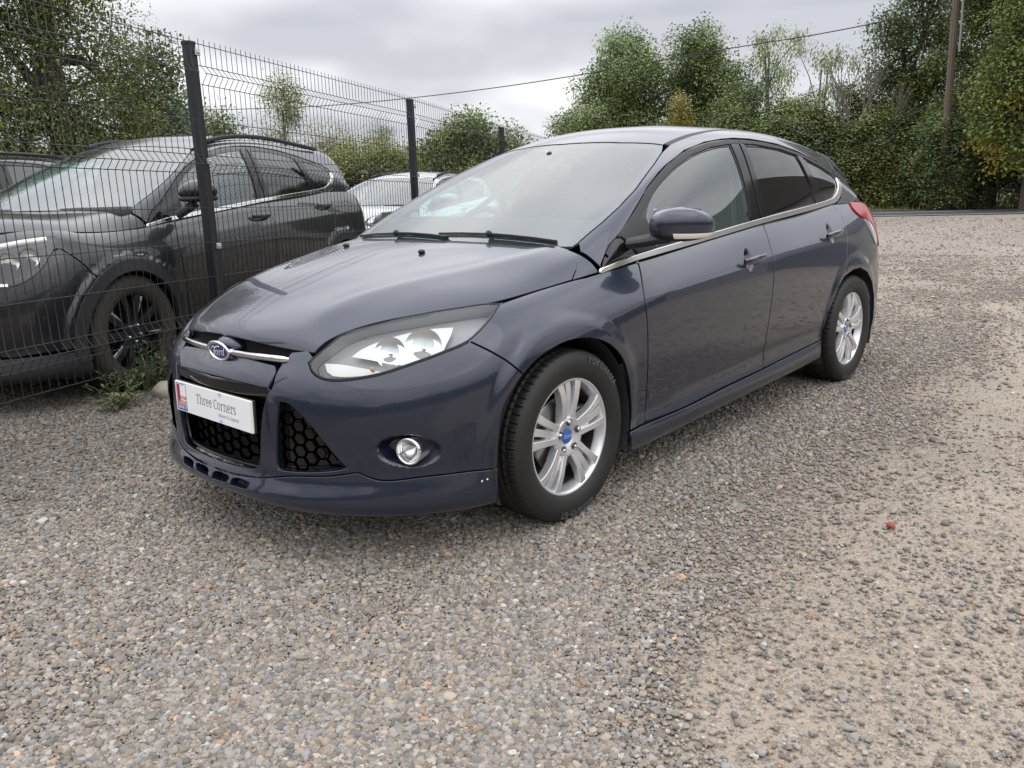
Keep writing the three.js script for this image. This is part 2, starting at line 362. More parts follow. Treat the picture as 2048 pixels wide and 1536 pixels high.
const MESHBLACK = std(lin(.035, .036, .04), .28);
const BLACKPLASTIC = std(lin(.016, .016, .018), .55);
const RUBBER = std(lin(.014, .0135, .013), .6);
const DEEP = std(lin(.004, .004, .005), .9);
const CHROME = std(lin(.86, .87, .88), .07, { metalness: 1 });
const BRUSHED = std(lin(.78, .79, .8), .22, { metalness: 1 });
const ALLOY = phy(lin(.74, .75, .77), .32, { metalness: .7, clearcoat: .6, clearcoatRoughness: .12 });
const GLASS = phy(lin(.74, .95, .95), .0, { transmission: .965, thickness: 0, ior: 2.3 });
const SIDEGLASS = phy(lin(.62, .84, .82), .0, { transmission: .95, thickness: 0, ior: 2.1 });
const DARKGLASS = phy(lin(.07, .08, .09), .0, { transmission: 1, thickness: 0, ior: 1.9 });
const LENS = phy(lin(.90, .92, .92), .0, { transmission: 1, thickness: 0, ior: 1.45 });
const REDLENS = phy(lin(.30, .003, .006), .2, { clearcoat: .35, clearcoatRoughness: .1, specularIntensity: .5 });
const TRIM = std(lin(.035, .036, .038), .8), SEAT = std(lin(.045, .047, .05), .95), HEADLINER = std(lin(.42, .42, .40), .95);
const STEEL = std(lin(.30, .29, .28), .4, { metalness: .9 });
function noiseTexture(n, f, { srgb = false, repeat } = {}) {
  const d = new Uint8Array(n * n * 4);
  for (let y = 0; y < n; y++) for (let x = 0; x < n; x++) { const c = f(x / n, y / n, x, y), k = (y * n + x) * 4; for (let i = 0; i < 3; i++) d[k + i] = clamp(Array.isArray(c) ? c[i] : c) * 255; d[k + 3] = 255; }
  const t = new THREE.DataTexture(d, n, n); t.wrapS = t.wrapT = THREE.RepeatWrapping; t.magFilter = THREE.LinearFilter; t.minFilter = THREE.LinearMipmapLinearFilter; t.generateMipmaps = true; if (srgb) t.colorSpace = THREE.SRGBColorSpace; if (repeat) t.repeat.set(...repeat); t.needsUpdate = true; return t;
}
// ---------- naming ----------
const taken = {};
function numbered(name) { const n = taken[name] = (taken[name] ?? -1) + 1; return n ? `${name}_${String(n).padStart(3, '0')}` : name; }
function tag(o, label, category, group) { o.userData.label = label; o.userData.category = category; if (group) o.userData.group = group; return o; }
function thing(name, label, category, at = [0, 0, 0], turn = 0, group) { const o = new THREE.Group(); o.name = numbered(name); o.position.set(...at); o.rotation.y = turn; scene.add(o); return tag(o, label, category, group); }
function part(parent, name, geometry, material, label) { const m = new THREE.Mesh(geometry, material); m.name = name; m.castShadow = m.receiveShadow = true; if (label) m.userData.label = label; parent.add(m); return m; }
function group(parent, name) { const g = new THREE.Group(); g.name = name; parent.add(g); return g; }
function struct(name, geometry, material, kind = 'structure') { const m = new THREE.Mesh(geometry, material); m.name = name; m.receiveShadow = m.castShadow = true; m.userData.kind = kind; scene.add(m); return m; }
const merge = list => mergeGeometries(list.map(g => { const h = g.index ? g.toNonIndexed() : g.clone(); for (const k of Object.keys(h.attributes)) if (!['position', 'normal', 'uv'].includes(k)) h.deleteAttribute(k); if (!h.attributes.uv) h.setAttribute('uv', new THREE.Float32BufferAttribute(new Float32Array(h.attributes.position.count * 2), 2)); return h; }));
const at = (g, x, y, z) => { g.translate(x, y, z); return g; };
const box = (w, h, d, x = 0, y = 0, z = 0, r = 0) => at(r ? new RoundedBoxGeometry(w, h, d, 2, r) : new THREE.BoxGeometry(w, h, d), x, y, z);
// oriented cylinder between two points
function rod(a, b, r, r2 = r, n = 8) { const d = V3().subVectors(b, a), g = new THREE.CylinderGeometry(r2, r, d.length(), n); g.translate(0, d.length() / 2, 0); g.applyQuaternion(new THREE.Quaternion().setFromUnitVectors(V3(0, 1, 0), d.normalize())); g.translate(a.x, a.y, a.z); return g; }
// ---------- wheels ----------
class Polar { // a dished disc: u turns, v radius; s is the height of the face
  constructor(R, h) { this.R = R; this.h = h; this.flip = true; }
  pos(u, v) { const a = u * 2 * Math.PI, r = v * this.R; return [r * Math.cos(a), r * Math.sin(a), this.h(r, a)]; }
  frame(u, v) {
    const e = 1e-3, a = this.pos(u - e, v), b = this.pos(u + e, v), c = this.pos(u, v - e), d = this.pos(u, v + e);
    const du = b.map((q, i) => q - a[i]), dv = d.map((q, i) => q - c[i]); let n = [du[1] * dv[2] - du[2] * dv[1], du[2] * dv[0] - du[0] * dv[2], du[0] * dv[1] - du[1] * dv[0]];
    const l = -Math.hypot(...n) || -1; return { p: this.pos(u, v), n: n.map(q => q / l), lu: Math.hypot(...du) / (2 * e), lv: Math.hypot(...dv) / (2 * e) };
  }
}
// corners (a outwards, b across) around the spoke axis -> (u, v)
const polar = (pts, axis) => { const out = []; for (let i = 0; i < pts.length; i++) { const p = pts[i], q = pts[(i + 1) % pts.length], n = Math.max(1, Math.ceil(Math.hypot(q[0] - p[0], q[1] - p[1]) / .08)); for (let k = 0; k < n; k++) { const a = lerp(p[0], q[0], k / n), b = lerp(p[1], q[1], k / n); out.push([(axis + Math.atan2(b, a)) / (2 * Math.PI), Math.hypot(a, b)]); } } return out; };
function tyreGeometry(R, r0, w, sipes) {
  const prof = [[r0 - .004, -w * .36], [r0, -w * .40], [r0 + .012, -w * .445], [r0 + .03, -w * .485], [lerp(r0, R, .5), -w * .5], [lerp(r0, R, .72), -w * .488], [R - .02, -w * .455], [R - .009, -w * .42], [R - .004, -w * .385]];
  for (let i = 0; i <= 22; i++) { const z = lerp(-.36, .36, i / 22); prof.push([R - .002 * Math.pow(Math.abs(z) / .36, 2), w * z]); }
  prof.push(...prof.slice(0, 9).reverse().map(([r, z]) => [r, -z]));
  const N = sipes * 5, pos = [], idx = [], m = prof.length;
  for (let i = 0; i < N; i++) {
    const a = i / N * 2 * Math.PI, k = i % 5;
    prof.forEach(([r, z], j) => {
      let q = r; const t = z / w, at = Math.abs(t);
      if (j > 7 && j < m - 8) { // tread: four long grooves, cross grooves in the shoulders and ribs
        if (Math.abs(at - .09) < .018 || Math.abs(at - .235) < .018) q -= .0065;
        else if (k === 0 && at > .25) q -= .006; else if (k === (t > 0 ? 2 : 3) && at < .22 && at > .1) q -= .004; else if (k === 2 && at > .3) q -= .0025;
      }
      const tilt = at > .25 ? 0 : t * .05;
      pos.push(q * Math.cos(a + tilt), q * Math.sin(a + tilt), z);
    });
  }
  for (let i = 0; i < N; i++) for (let j = 0; j + 1 < m; j++) { const a = i * m + j, b = ((i + 1) % N) * m + j; idx.push(a, b, a + 1, b, b + 1, a + 1); }
  let g = new THREE.BufferGeometry(); g.setAttribute('position', new THREE.Float32BufferAttribute(pos, 3)); g.setIndex(idx); g = toCreasedNormals(g, .7);
  g.setAttribute('uv', new THREE.Float32BufferAttribute(new Float32Array(g.attributes.position.count * 2), 2)); return g;
}
function latheZ(pts, n = 64) { const g = new THREE.LatheGeometry(pts.map(p => new THREE.Vector2(p[0], p[1])), n); g.rotateX(-Math.PI / 2); return g; } // profile (radius, height towards -z)
const font = await new FontLoader().loadAsync('fonts/droid/droid_sans_bold.typeface.json'), serif = await new FontLoader().loadAsync('fonts/droid/droid_serif_regular.typeface.json');
function wordOnArc(word, r, from, size, gap, depth, z) { // letters round the sidewall, tops outwards, clockwise as seen from -z
  const gs = []; let a = from;
  for (const ch of word) {
    if (ch !== ' ') { const g = new TextGeometry(ch, { font, size, depth, curveSegments: 3, bevelEnabled: false }); g.computeBoundingBox(); const w = g.boundingBox.max.x; g.translate(-w / 2, 0, 0); g.rotateY(Math.PI); // faces -z
      const d = (w / 2 + gap) / r; a += d; g.translate(0, r, z); g.rotateZ(a); gs.push(g); a += d - gap / r; } else a += size * .5 / r;
  }
  return merge(gs);
}
function scriptTexture(draw, w, h) { const c = document.createElement('canvas'); c.width = w; c.height = h; draw(c.getContext('2d'), w, h); const t = new THREE.CanvasTexture(c); t.colorSpace = THREE.SRGBColorSpace; return t; }
const OVAL = scriptTexture((g, w, h) => { // blue oval badge with a white script word
  g.fillStyle = '#0f2a6b'; g.fillRect(0, 0, w, h);
  g.strokeStyle = '#dfe5ee'; g.lineWidth = h * .025; g.beginPath(); g.ellipse(w / 2, h / 2, w * .455, h * .44, 0, 0, 7); g.stroke();
  g.fillStyle = '#f2f5fa'; g.textAlign = 'center'; g.textBaseline = 'middle';
  g.save(); g.translate(w * .5, h * .54); g.transform(1, -.06, -.22, 1, 0, 0);
  g.font = `italic ${h * .56}px serif`; g.fillText('ord', w * .09, 0); g.lineCap = 'round'; g.strokeStyle = '#f2f5fa';
  g.lineWidth = h * .055; g.beginPath(); g.moveTo(-w * .31, -h * .16); g.bezierCurveTo(-w * .34, -h * .32, -w * .16, -h * .33, -w * .12, -h * .24); g.bezierCurveTo(-w * .06, -h * .34, w * .02, -h * .33, w * .10, -h * .30); g.stroke();
  g.lineWidth = h * .07; g.beginPath(); g.moveTo(-w * .14, -h * .26); g.bezierCurveTo(-w * .17, -h * .05, -w * .16, h * .10, -w * .24, h * .20); g.bezierCurveTo(-w * .29, h * .24, -w * .33, h * .16, -w * .28, h * .12); g.stroke();
  g.lineWidth = h * .05; g.beginPath(); g.moveTo(-w * .25, -h * .02); g.lineTo(-w * .06, -h * .05); g.stroke();
  g.restore();
}, 512, 256);
function ovalPlate(w, h, bulge = .004) { // an elliptical plate facing -z, with uv over the ellipse
  const n = 40, m = 6, pos = [0, 0, -bulge], uv = [.5, .5], idx = [];
  for (let k = 1; k <= m; k++) for (let i = 0; i < n; i++) { const a = i / n * 2 * Math.PI, r = k / m; pos.push(-Math.cos(a) * w / 2 * r, Math.sin(a) * h / 2 * r, -bulge * (1 - r * r)); uv.push(.5 + .5 * r * Math.cos(a), .5 + .5 * r * Math.sin(a)); }
  for (let i = 0; i < n; i++) { const j = (i + 1) % n; idx.push(0, 1 + i, 1 + j); for (let k = 0; k + 1 < m; k++) { const a = 1 + k * n + i, b = 1 + k * n + j, c = a + n, d = b + n; idx.push(a, c, b, b, c, d); } }
  const g = new THREE.BufferGeometry(); g.setAttribute('position', new THREE.Float32BufferAttribute(pos, 3)); g.setAttribute('uv', new THREE.Float32BufferAttribute(uv, 2)); g.setIndex(idx); g.computeVertexNormals(); return g;
}
const BADGE = phy(0xffffff, .25, { map: OVAL, clearcoat: 1, clearcoatRoughness: .05 });
const LETTER = std(lin(.075, .075, .078), .6);
// the hatchback's silver wheel: five groups of two flared blades with a sunk bar between them; local axis z, outer face towards -z
function hatchWheelParts() {
  const R = .2165, face = new Polar(R, r => .074 + .010 * sstep(.05, .15, r) - .004 * sstep(.17, .2165, r) - .012 * (1 - sstep(.03, .075, r)));
  const parts = [], spokes = [];
  for (let k = 0; k < 5; k++) {
    const ax = Math.PI / 2 + k * 2 * Math.PI / 5;
    for (const m of [1, -1]) spokes.push(cut(face, polar([[.24, .035], [.24, .14], [.5, .175], [.75, .235], [.955, .318], [.965, .180], [.75, .132], [.5, .092]].map(p => [p[0], p[1] * m]), ax), { cell: .006, rim: .030, round: .003, sides: 'left' }));
    spokes.push(cut(face, polar([[.24, -.06], [.5, -.05], [.75, -.052], [.965, -.062], [.965, .062], [.75, .052], [.5, .05], [.24, .06]], ax), { cell: .008, lift: -.009, rim: .02, round: .002, sides: 'left' }));
    spokes.push(cut(face, polar([[.22, -.14], [.50, -.17], [.56, -.10], [.56, .10], [.50, .17], [.22, .14]], ax), { cell: .008, lift: -.014, rim: .02, round: .002, sides: 'left' }));
  }
  const hub = [[.0, -.058], [.026, -.058], [.030, -.064], [.052, -.071], [.066, -.076], [.073, -.074], [.076, -.05]].map(p => [p[0], -p[1]]);
  spokes.push(latheZ(hub, 48));
  parts.push(['rim', merge([...spokes, latheZ([[.186, .03], [.198, .066], [.203, .078], [.208, .083], [.2135, .0835], [.217, .081], [.218, .074], [.212, .068], [.200, .05], [.19, .02], [.186, -.03], [.20, -.09]], 96)]), ALLOY]);
  const nuts = [], wells = []; const well = std(lin(.05, .05, .055), .5);
  for (let k = 0; k < 5; k++) { const a = Math.PI / 2 + k * 2 * Math.PI / 5, x = .054 * Math.cos(a), y = .054 * Math.sin(a); const n = latheZ([[0, .083], [.005, .082], [.0075, .079], [.0078, .06]], 6); nuts.push(at(n, x, y, 0)); wells.push(at(latheZ([[.0001, .0737], [.0124, .0737], [.013, .0752], [.0138, .0752], [.0138, .0735]], 20), x, y, 0)); }
  nuts.forEach(g => parts.push(['wheel_nut', g, BRUSHED])); wells.forEach(g => parts.push(['nut_well', g, well]));
  const cap = ovalPlate(.054, .054, .003); cap.translate(0, 0, -.0665); parts.push(['centre_cap', cap, phy(0xffffff, .25, { map: CAPMAP, clearcoat: 1 })]);
  parts.push(['brake_disc', latheZ([[.06, .03], [.138, .03], [.138, .008], [.06, .008]], 48), STEEL]); parts.push(['brake_caliper', at(box(.07, .11, .06, 0, 0, 0, .012), -.115, .03, -.01), STEEL]);
  parts.push(['wheel_barrel', latheZ([[.183, .05], [.183, -.09], [.2, -.1]], 48), std(lin(.03, .03, .032), .6)]);
  return parts;
}
const CAPMAP = scriptTexture((g, w, h) => { g.fillStyle = '#1756a8'; g.fillRect(0, 0, w, h); g.fillStyle = '#b9cde6'; g.textAlign = 'center'; g.textBaseline = 'middle'; g.font = `italic ${h * .36}px serif`; g.fillText('Ford', w / 2, h / 2); }, 128, 128);
const wheelKit = { hatch: null };
function addWheel(car, kit, [x, y, s], left, spin, turn = 0) {
  const w = group(car, 'wheel'); w.position.set(x, y, left ? -s : s); w.rotation.y = (left ? 0 : Math.PI) + turn;
  const roll = new THREE.Group(); // spin is baked into the shared meshes' own rotation
  for (const [n, g, m] of kit) { const p = part(w, n, g, m); p.rotation.z = spin; }
  return w;
}
// ---------- the hatchback ----------
const B = hatchBelt(), H = hatchHood(), T = hatchTop(); B.flip = H.flip = T.flip = true;
const WRAP = p => [p[2] - p[0], p[1]];
// pocket for the fog lamp and cups behind the door handles
{ const old = B.bend; B.bend = (p, u, v) => {
  let h = old(p, u, v); const w = p[2] - p[0], y = p[1];
  const f = Math.hypot((w - .10) / .150, (y - .390 + .05 * (w - .1)) / .054); if (f < 1.25 && p[0] > .2) h -= .055 * (1 - sstep(.55, 1.04, f));
  for (const [cw, cy] of [[2.205, .822], [3.19, .877]]) { const q = Math.hypot((w - cw) / .040, (y - cy) / .050); if (q < 1) h -= .026 * (1 - sstep(.62, 1, q)); }
  // groove along the foot of the doors
  if (w > 1.3 && w < 3.4 && y < .5) h -= .006 * Math.exp(-Math.pow((y - lerp(.33, .37, (w - 1.3) / 2)) / .03, 2)) * sstep(1.35, 1.75, w);
  return h;
}; B.cache = null; }
const UV = {};
const car = thing('parked_hatchback', 'dark blue grey hatchback with silver wheels parked on gravel before the fence', 'car');
function pair(parent, name, surf, P, opts, mat, label) { (UV[name] ??= []).push(P); const g = cut(surf, P, { ...opts, sides: 'left' }); return [part(parent, name, g, mat, label), part(parent, name, mirrorZ(g), mat)]; }
const sideT = (p, u, v) => v < .60, topT = (p, u, v) => v > .5;
const L = {
  headLow: [[-.339, .661], [-.321, .637], [-.277, .619], [-.207, .613], [-.106, .619], [.003, .632], [.144, .659], [.27, .685], [.389, .714], [.478, .759], [.547, .807]],
  headUp: [[.547, .807], [.448, .810], [.272, .800], [.097, .784], [-.077, .766], [-.144, .752], [-.201, .735], [-.257, .708], [-.315, .677], [-.339, .661]],
  lipTop: [[-.669, .270], [-.616, .274], [-.444, .299], [-.261, .31], [-.173, .319], [-.13, .322], [-.089, .309], [-.023, .296], [.162, .301], [.331, .303], [.495, .301]],
  wing: [[.389, .714], [.481, .679], [.565, .637], [.630, .594]],
  archF: [[.630, .594], [.705, .633], [.779, .653], [.856, .665], [.956, .663], [1.049, .642], [1.122, .607], [1.186, .551], [1.228, .471], [1.252, .375], [1.259, .284], [1.249, .247]],
  archLow: [[.495, .301], [.505, .395], [.528, .492], [.575, .55], [.630, .594]],
  doorF: [[1.339, .894], [1.342, .852], [1.341, .783], [1.344, .733], [1.354, .671], [1.366, .51], [1.370, .36], [1.364, .25]],
  doorB: [[2.440, .971], [2.446, .90], [2.450, .805], [2.447, .711], [2.438, .616], [2.423, .5], [2.415, .37], [2.413, .276]],
  doorQ: [[3.374, 1.024], [3.435, .949], [3.425, .873], [3.405, .803], [3.366, .694], [3.282, .625], [3.191, .525], [3.112, .43], [3.085, .313]],
  archR: [[3.085, .313], [3.113, .377], [3.152, .484], [3.234, .575], [3.334, .637], [3.473, .663], [3.588, .663], [3.715, .625], [3.815, .554], [3.875, .462], [3.897, .384], [3.895, .285]],
  beltLow: [[1.081, .859], [1.337, .881], [1.39, .884], [1.825, .920], [2.441, .971], [2.899, .996], [3.374, 1.024]],
};
const rev = a => [...a].reverse();
const mid = (surf, P) => P.map(([u, v]) => surf.pos(u, v)[2] < .022 ? [0, v] : [u, v]);
const Bx = (o, near) => onto(B, WRAP, o, p => p[0] > -3.3, .03);
const cutAt = (line, w) => line.filter(p => p[0] > w);
{
  const hood = onto(H, (p => p), [[0, 0]], null, 9); // bonnet: the whole sheet except the foot of the screen pillar
  const e = .0025;
  const vTip = 0.0;
  const P = [[0.004, .0], [.25, 0], [.5, 0], [.75, 0], [.9365, 0.0], [.9645, .07], [.9885, .17], [.9990, .27], [.999, .6], [.999, 1], [0.5, 1], [0.004, 1], [.004, .75], [.004, .5], [.004, .25]];
  UV.bonnet = P; const fine = []; for (let i = 0; i < P.length; i++) { const a = P[i], b = P[(i + 1) % P.length]; for (let k = 0; k < 12; k++) fine.push([lerp(a[0], b[0], k / 12), lerp(a[1], b[1], k / 12)]); }
  const bonnet = part(car, 'bonnet', cut(H, shrink(H, fine, .0055, p => p[2] < .012), { cell: .02, rim: .014, round: .004 }), PAINT);
  for (const [x, s, m] of [[.053, .192, -1], [-.03, .40, 1], [.02, .19, 1]].slice(0, 2)) { const [u, v] = H.find(TOP, [x, s]), p = H.pos(u, v); const g = new THREE.SphereGeometry(1, 14, 8); g.scale(.016, .009, .012); part(bonnet, 'washer_jet', at(g, p[0], p[1] + .006, m * p[2]), BLACKPLASTIC); }
  // foot of the screen pillar, behind the bonnet
  const foot = [[.9345, 0], [.9615, .07], [.984, .17], [.9999, .30], [.9999, 0]]; const ff = []; for (let i = 0; i < foot.length; i++) { const a = foot[i], b = foot[(i + 1) % foot.length]; for (let k = 0; k < 8; k++) ff.push([lerp(a[0], b[0], k / 8), lerp(a[1], b[1], k / 8)]); }
  pair(car, 'pillar_foot', H, shrink(H, ff, .0035), { cell: .015, rim: .006 }, PAINT);
}
{
  // front bumper with the pillars beside the grille; opening for the side intake
  const outer = outline([[-.93, .262], [-.78, .264]], L.lipTop, L.archLow, rev(L.wing), rev(L.headLow), [[-.339, .661], [-.315, .677]], [[-.345, .694], [-.426, .687]], [[-.475, .650], [-.500, .62], [-.515, .585], [-.548, .552], [-.575, .50], [-.592, .442], [-.612, .345], [-.625, .312], [-.655, .297]], [[-.76, .291], [-.93, .288]]);
  const tri = outline([[-.489, .541], [-.455, .543], [-.425, .537], [-.363, .502], [-.289, .442], [-.218, .376], [-.182, .345]], [[-.179, .338], [-.2, .331], [-.349, .316], [-.49, .310]], [[-.515, .312], [-.522, .33], [-.509, .451]]);
  const P = mid(B, shrink(B, Bx(outer), .0042, p => p[2] < .02)), Q = Bx(tri); UV.bumper = P; UV.intake = Q;
  const bumper = part(car, 'front_bumper', cut(B, keyhole(P, Q), { cell: .0065 }), PAINT);
  bumper.geometry = merge([bumper.geometry, rimOnly(B, P, .014, .003), rimOnly(B, Q, .03, .003, true)]);
  // stone chips
  for (const [w, y] of [[.419, .267], [.444, .271]]) { const q = B.pos(...B.find(WRAP, [w, y], p => p[0] > 0)), g = new THREE.SphereGeometry(.0032, 8, 6); part(bumper, 'paint_chip', at(g, q[0] + .001, q[1], -q[2] - .002), std(lin(.8, .8, .8), .6)); }
  // splitter with four slots
  const lip = outline([[-.95, .178], [-.80, .176], [-.66, .172]], [[-.60, .165], [-.4, .160], [-.2, .156], [.07, .157], [.325, .166], [.47, .175]], [[.495, .19], [.497, .299]], rev(L.lipTop).slice(0), [[-.78, .262], [-.95, .260]]);
  let LP = mid(B, shrink(B, Bx(lip), .004, p => p[2] < .03));
  const slots = [[.012, .118], [.128, .232]].map(([a, b]) => { const F = p => [p[2], p[1]]; return onto(B, F, outline([[a, .226], [a + .004, .250], [b - .012, .255], [b, .248], [b - .016, .228]]), p => p[0] > .7 && p[1] < .29, .02); });
  let g = cut(B, keyhole(keyhole(LP, slots[0]), slots[1]), { cell: .012 });
  part(car, 'front_splitter', merge([g, rimOnly(B, LP, .012, .003), ...slots.map(s => rimOnly(B, s, .03, .002, true))]), PAINT);
  // panel between the two grilles
  const band = outline([[-.93, .585], [-.70, .583], [-.535, .578]], [[-.520, .60], [-.505, .628], [-.51, .642]], [[-.62, .648], [-.74, .652], [-.93, .653]]);
  part(car, 'grille_panel', cut(B, mid(B, shrink(B, Bx(band), .0015, p => p[2] < .02)), { cell: .012, rim: .05, round: .006, lift: .002 }), PAINT);
}
// joins a hole to its outline by a seam, so that one polygon carries both
function keyhole(P, Q) {
  let A = P, Bq = area2(P) * area2(Q) > 0 ? [...Q].reverse() : Q, bi = 0, bj = 0, bd = Infinity;
  A.forEach((p, i) => Bq.forEach((q, j) => { const d = Math.hypot(p[0] - q[0], (p[1] - q[1]) * .5); if (d < bd) { bd = d; bi = i; bj = j; } }));
  return [...A.slice(0, bi + 1), ...Bq.slice(bj), ...Bq.slice(0, bj + 1), ...A.slice(bi)];
}
function rimOnly(surf, P, rim, round, hole) { return cut(surf, hole ? [...P].reverse() : P, { rim, round, onlyRim: true, hole }); }
const pan = (surf, P, round = .003, gap = .0014, keep) => shrink(surf, P, round + gap, keep);
{
  // wings, doors, rear quarters, sills
  const topOf = (a, b) => { const o = []; for (let k = 0; k <= 10; k++) o.push([lerp(a, b, k / 10), 0]); return o; };
  const wing = outline(L.wing, L.archF, [[1.249, .247], [1.364, .25]], rev(L.doorF), [[1.339, .880], [1.081, .859]], [[1.0, .851], [.93, .847], [.72, .827], [.547, .807]], [[.547, .807], [.478, .759], [.389, .714]]);
  pair(car, 'front_wing', B, pan(B, Bx(wing)), { cell: .016, rim: .012, round: .003 }, PAINT);
  const fd = outline(L.doorF, [[1.364, .25], [1.627, .246], [2.0, .263], [2.413, .276]], rev(L.doorB), rev(L.beltLow.slice(1, 5)));
  const rd = outline(L.doorB, [[2.413, .276], [2.75, .293], [3.085, .313]], rev(L.doorQ), rev(L.beltLow.slice(4, 7)));
  L.doorPairs = [pair(car, 'front_door', B, pan(B, Bx(fd)), { cell: .0062, rim: .012, round: .003 }, PAINT), pair(car, 'rear_door', B, pan(B, Bx(rd)), { cell: .0062, rim: .012, round: .003 }, PAINT)];
  // rear quarter up to the belt, rear bumper below, both running round the tail
  const U = (w, y) => [w, y];
  const qa = along(B, WRAP, rev(L.doorQ).slice(0), p => p[0] > -3.3), qArch = along(B, WRAP, L.archR, p => p[0] > -3.3);
  const uq = B.find(WRAP, [3.895, .285], p => p[0] > -3.3);
  const quarter = [...rev(qa).slice(0, -1), ...qArch.slice(0, -1), uq, [uq[0], .2], [.86, .2], [.94, .2], [.98, .2], [.98, .5], [.98, .8], [.98, .97], [.92, .97], [.88, .97], [.83, .97], [.79, .97], [.75, .968]];
  const qd = []; for (let i = 0; i < quarter.length; i++) { const a = quarter[i], b = quarter[(i + 1) % quarter.length], n = Math.max(1, Math.ceil(Math.hypot(a[0] - b[0], a[1] - b[1]) / .03)); for (let k = 0; k < n; k++) qd.push([lerp(a[0], b[0], k / n), lerp(a[1], b[1], k / n)]); }
  pair(car, 'rear_quarter', B, pan(B, qd), { cell: .02, rim: .012, round: .003 }, PAINT);
  part(car, 'tailgate', cut(B, [[.981, .25], [1, .25], [1, .97], [.981, .97]], { cell: .03 }), PAINT);
  const rb = []; for (const [a, b] of [[[uq[0], .02], [1, .02]], [[1, .02], [1, .195]], [[1, .195], [uq[0], .195]], [[uq[0], .195], [uq[0], .02]]]) for (let k = 0; k < 12; k++) rb.push([lerp(a[0], b[0], k / 12), lerp(a[1], b[1], k / 12)]);
  part(car, 'rear_bumper', cut(B, rb, { cell: .02, rim: .02 }), PAINT);
  const sill = outline([[1.262, .135], [1.627, .140], [2.027, .158], [2.589, .180], [3.09, .200]], [[3.10, .206], [3.093, .310]], [[3.09, .310], [2.42, .2735], [2.07, .2605], [1.627, .2425], [1.249, .244]]);
  pair(car, 'side_skirt', B, pan(B, Bx(sill)), { cell: .016, rim: .02, round: .004 }, PAINT);
  // handles over their cups
  [[2.232, .8265, .205, 0, 2.205], [3.205, .878, .225, 1, 3.19]].forEach(([w, y, len, k, cw]) => {
    const flat = (ww, yy) => { const a = B.frame(...B.find(WRAP, [w - .13, y + (yy - y)], p => p[0] > -3.3)), c = B.frame(...B.find(WRAP, [w + .13, y + (yy - y)], p => p[0] > -3.3)), t = (ww - w + .13) / .26; return [lerp(a.p[0], c.p[0], t) + lerp(a.n[0], c.n[0], t) * 0, lerp(a.p[1], c.p[1], t), lerp(a.p[2], c.p[2], t), lerp(a.n[2], c.n[2], t)]; };
    const pts = []; for (let i = 0; i <= 24; i++) { const t = i / 24, ww = w - len / 2 + len * t, q = flat(ww, y + (ww - w) * .06), l = .014 + .018 * Math.pow(Math.sin(Math.PI * clamp(t, .02, .98)), .35); pts.push(V3(q[0], q[1], -(q[2] + l))); }
    const prof = circle(1, 16).map(([a, b]) => [Math.sign(a) * Math.pow(Math.abs(a), .75) * .0105, Math.sign(b) * Math.pow(Math.abs(b), .75) * .0165]);
    const g = sweep(pts, prof, { up: V3(0, 1, 0), scale: t => .55 + .45 * Math.pow(Math.sin(Math.PI * clamp(t, .03, .97)), .3) });
    const [l, r] = L.doorPairs[k]; part(l, 'door_handle', g, PAINT); part(r, 'door_handle', mirrorZ(g), PAINT);
  });
}
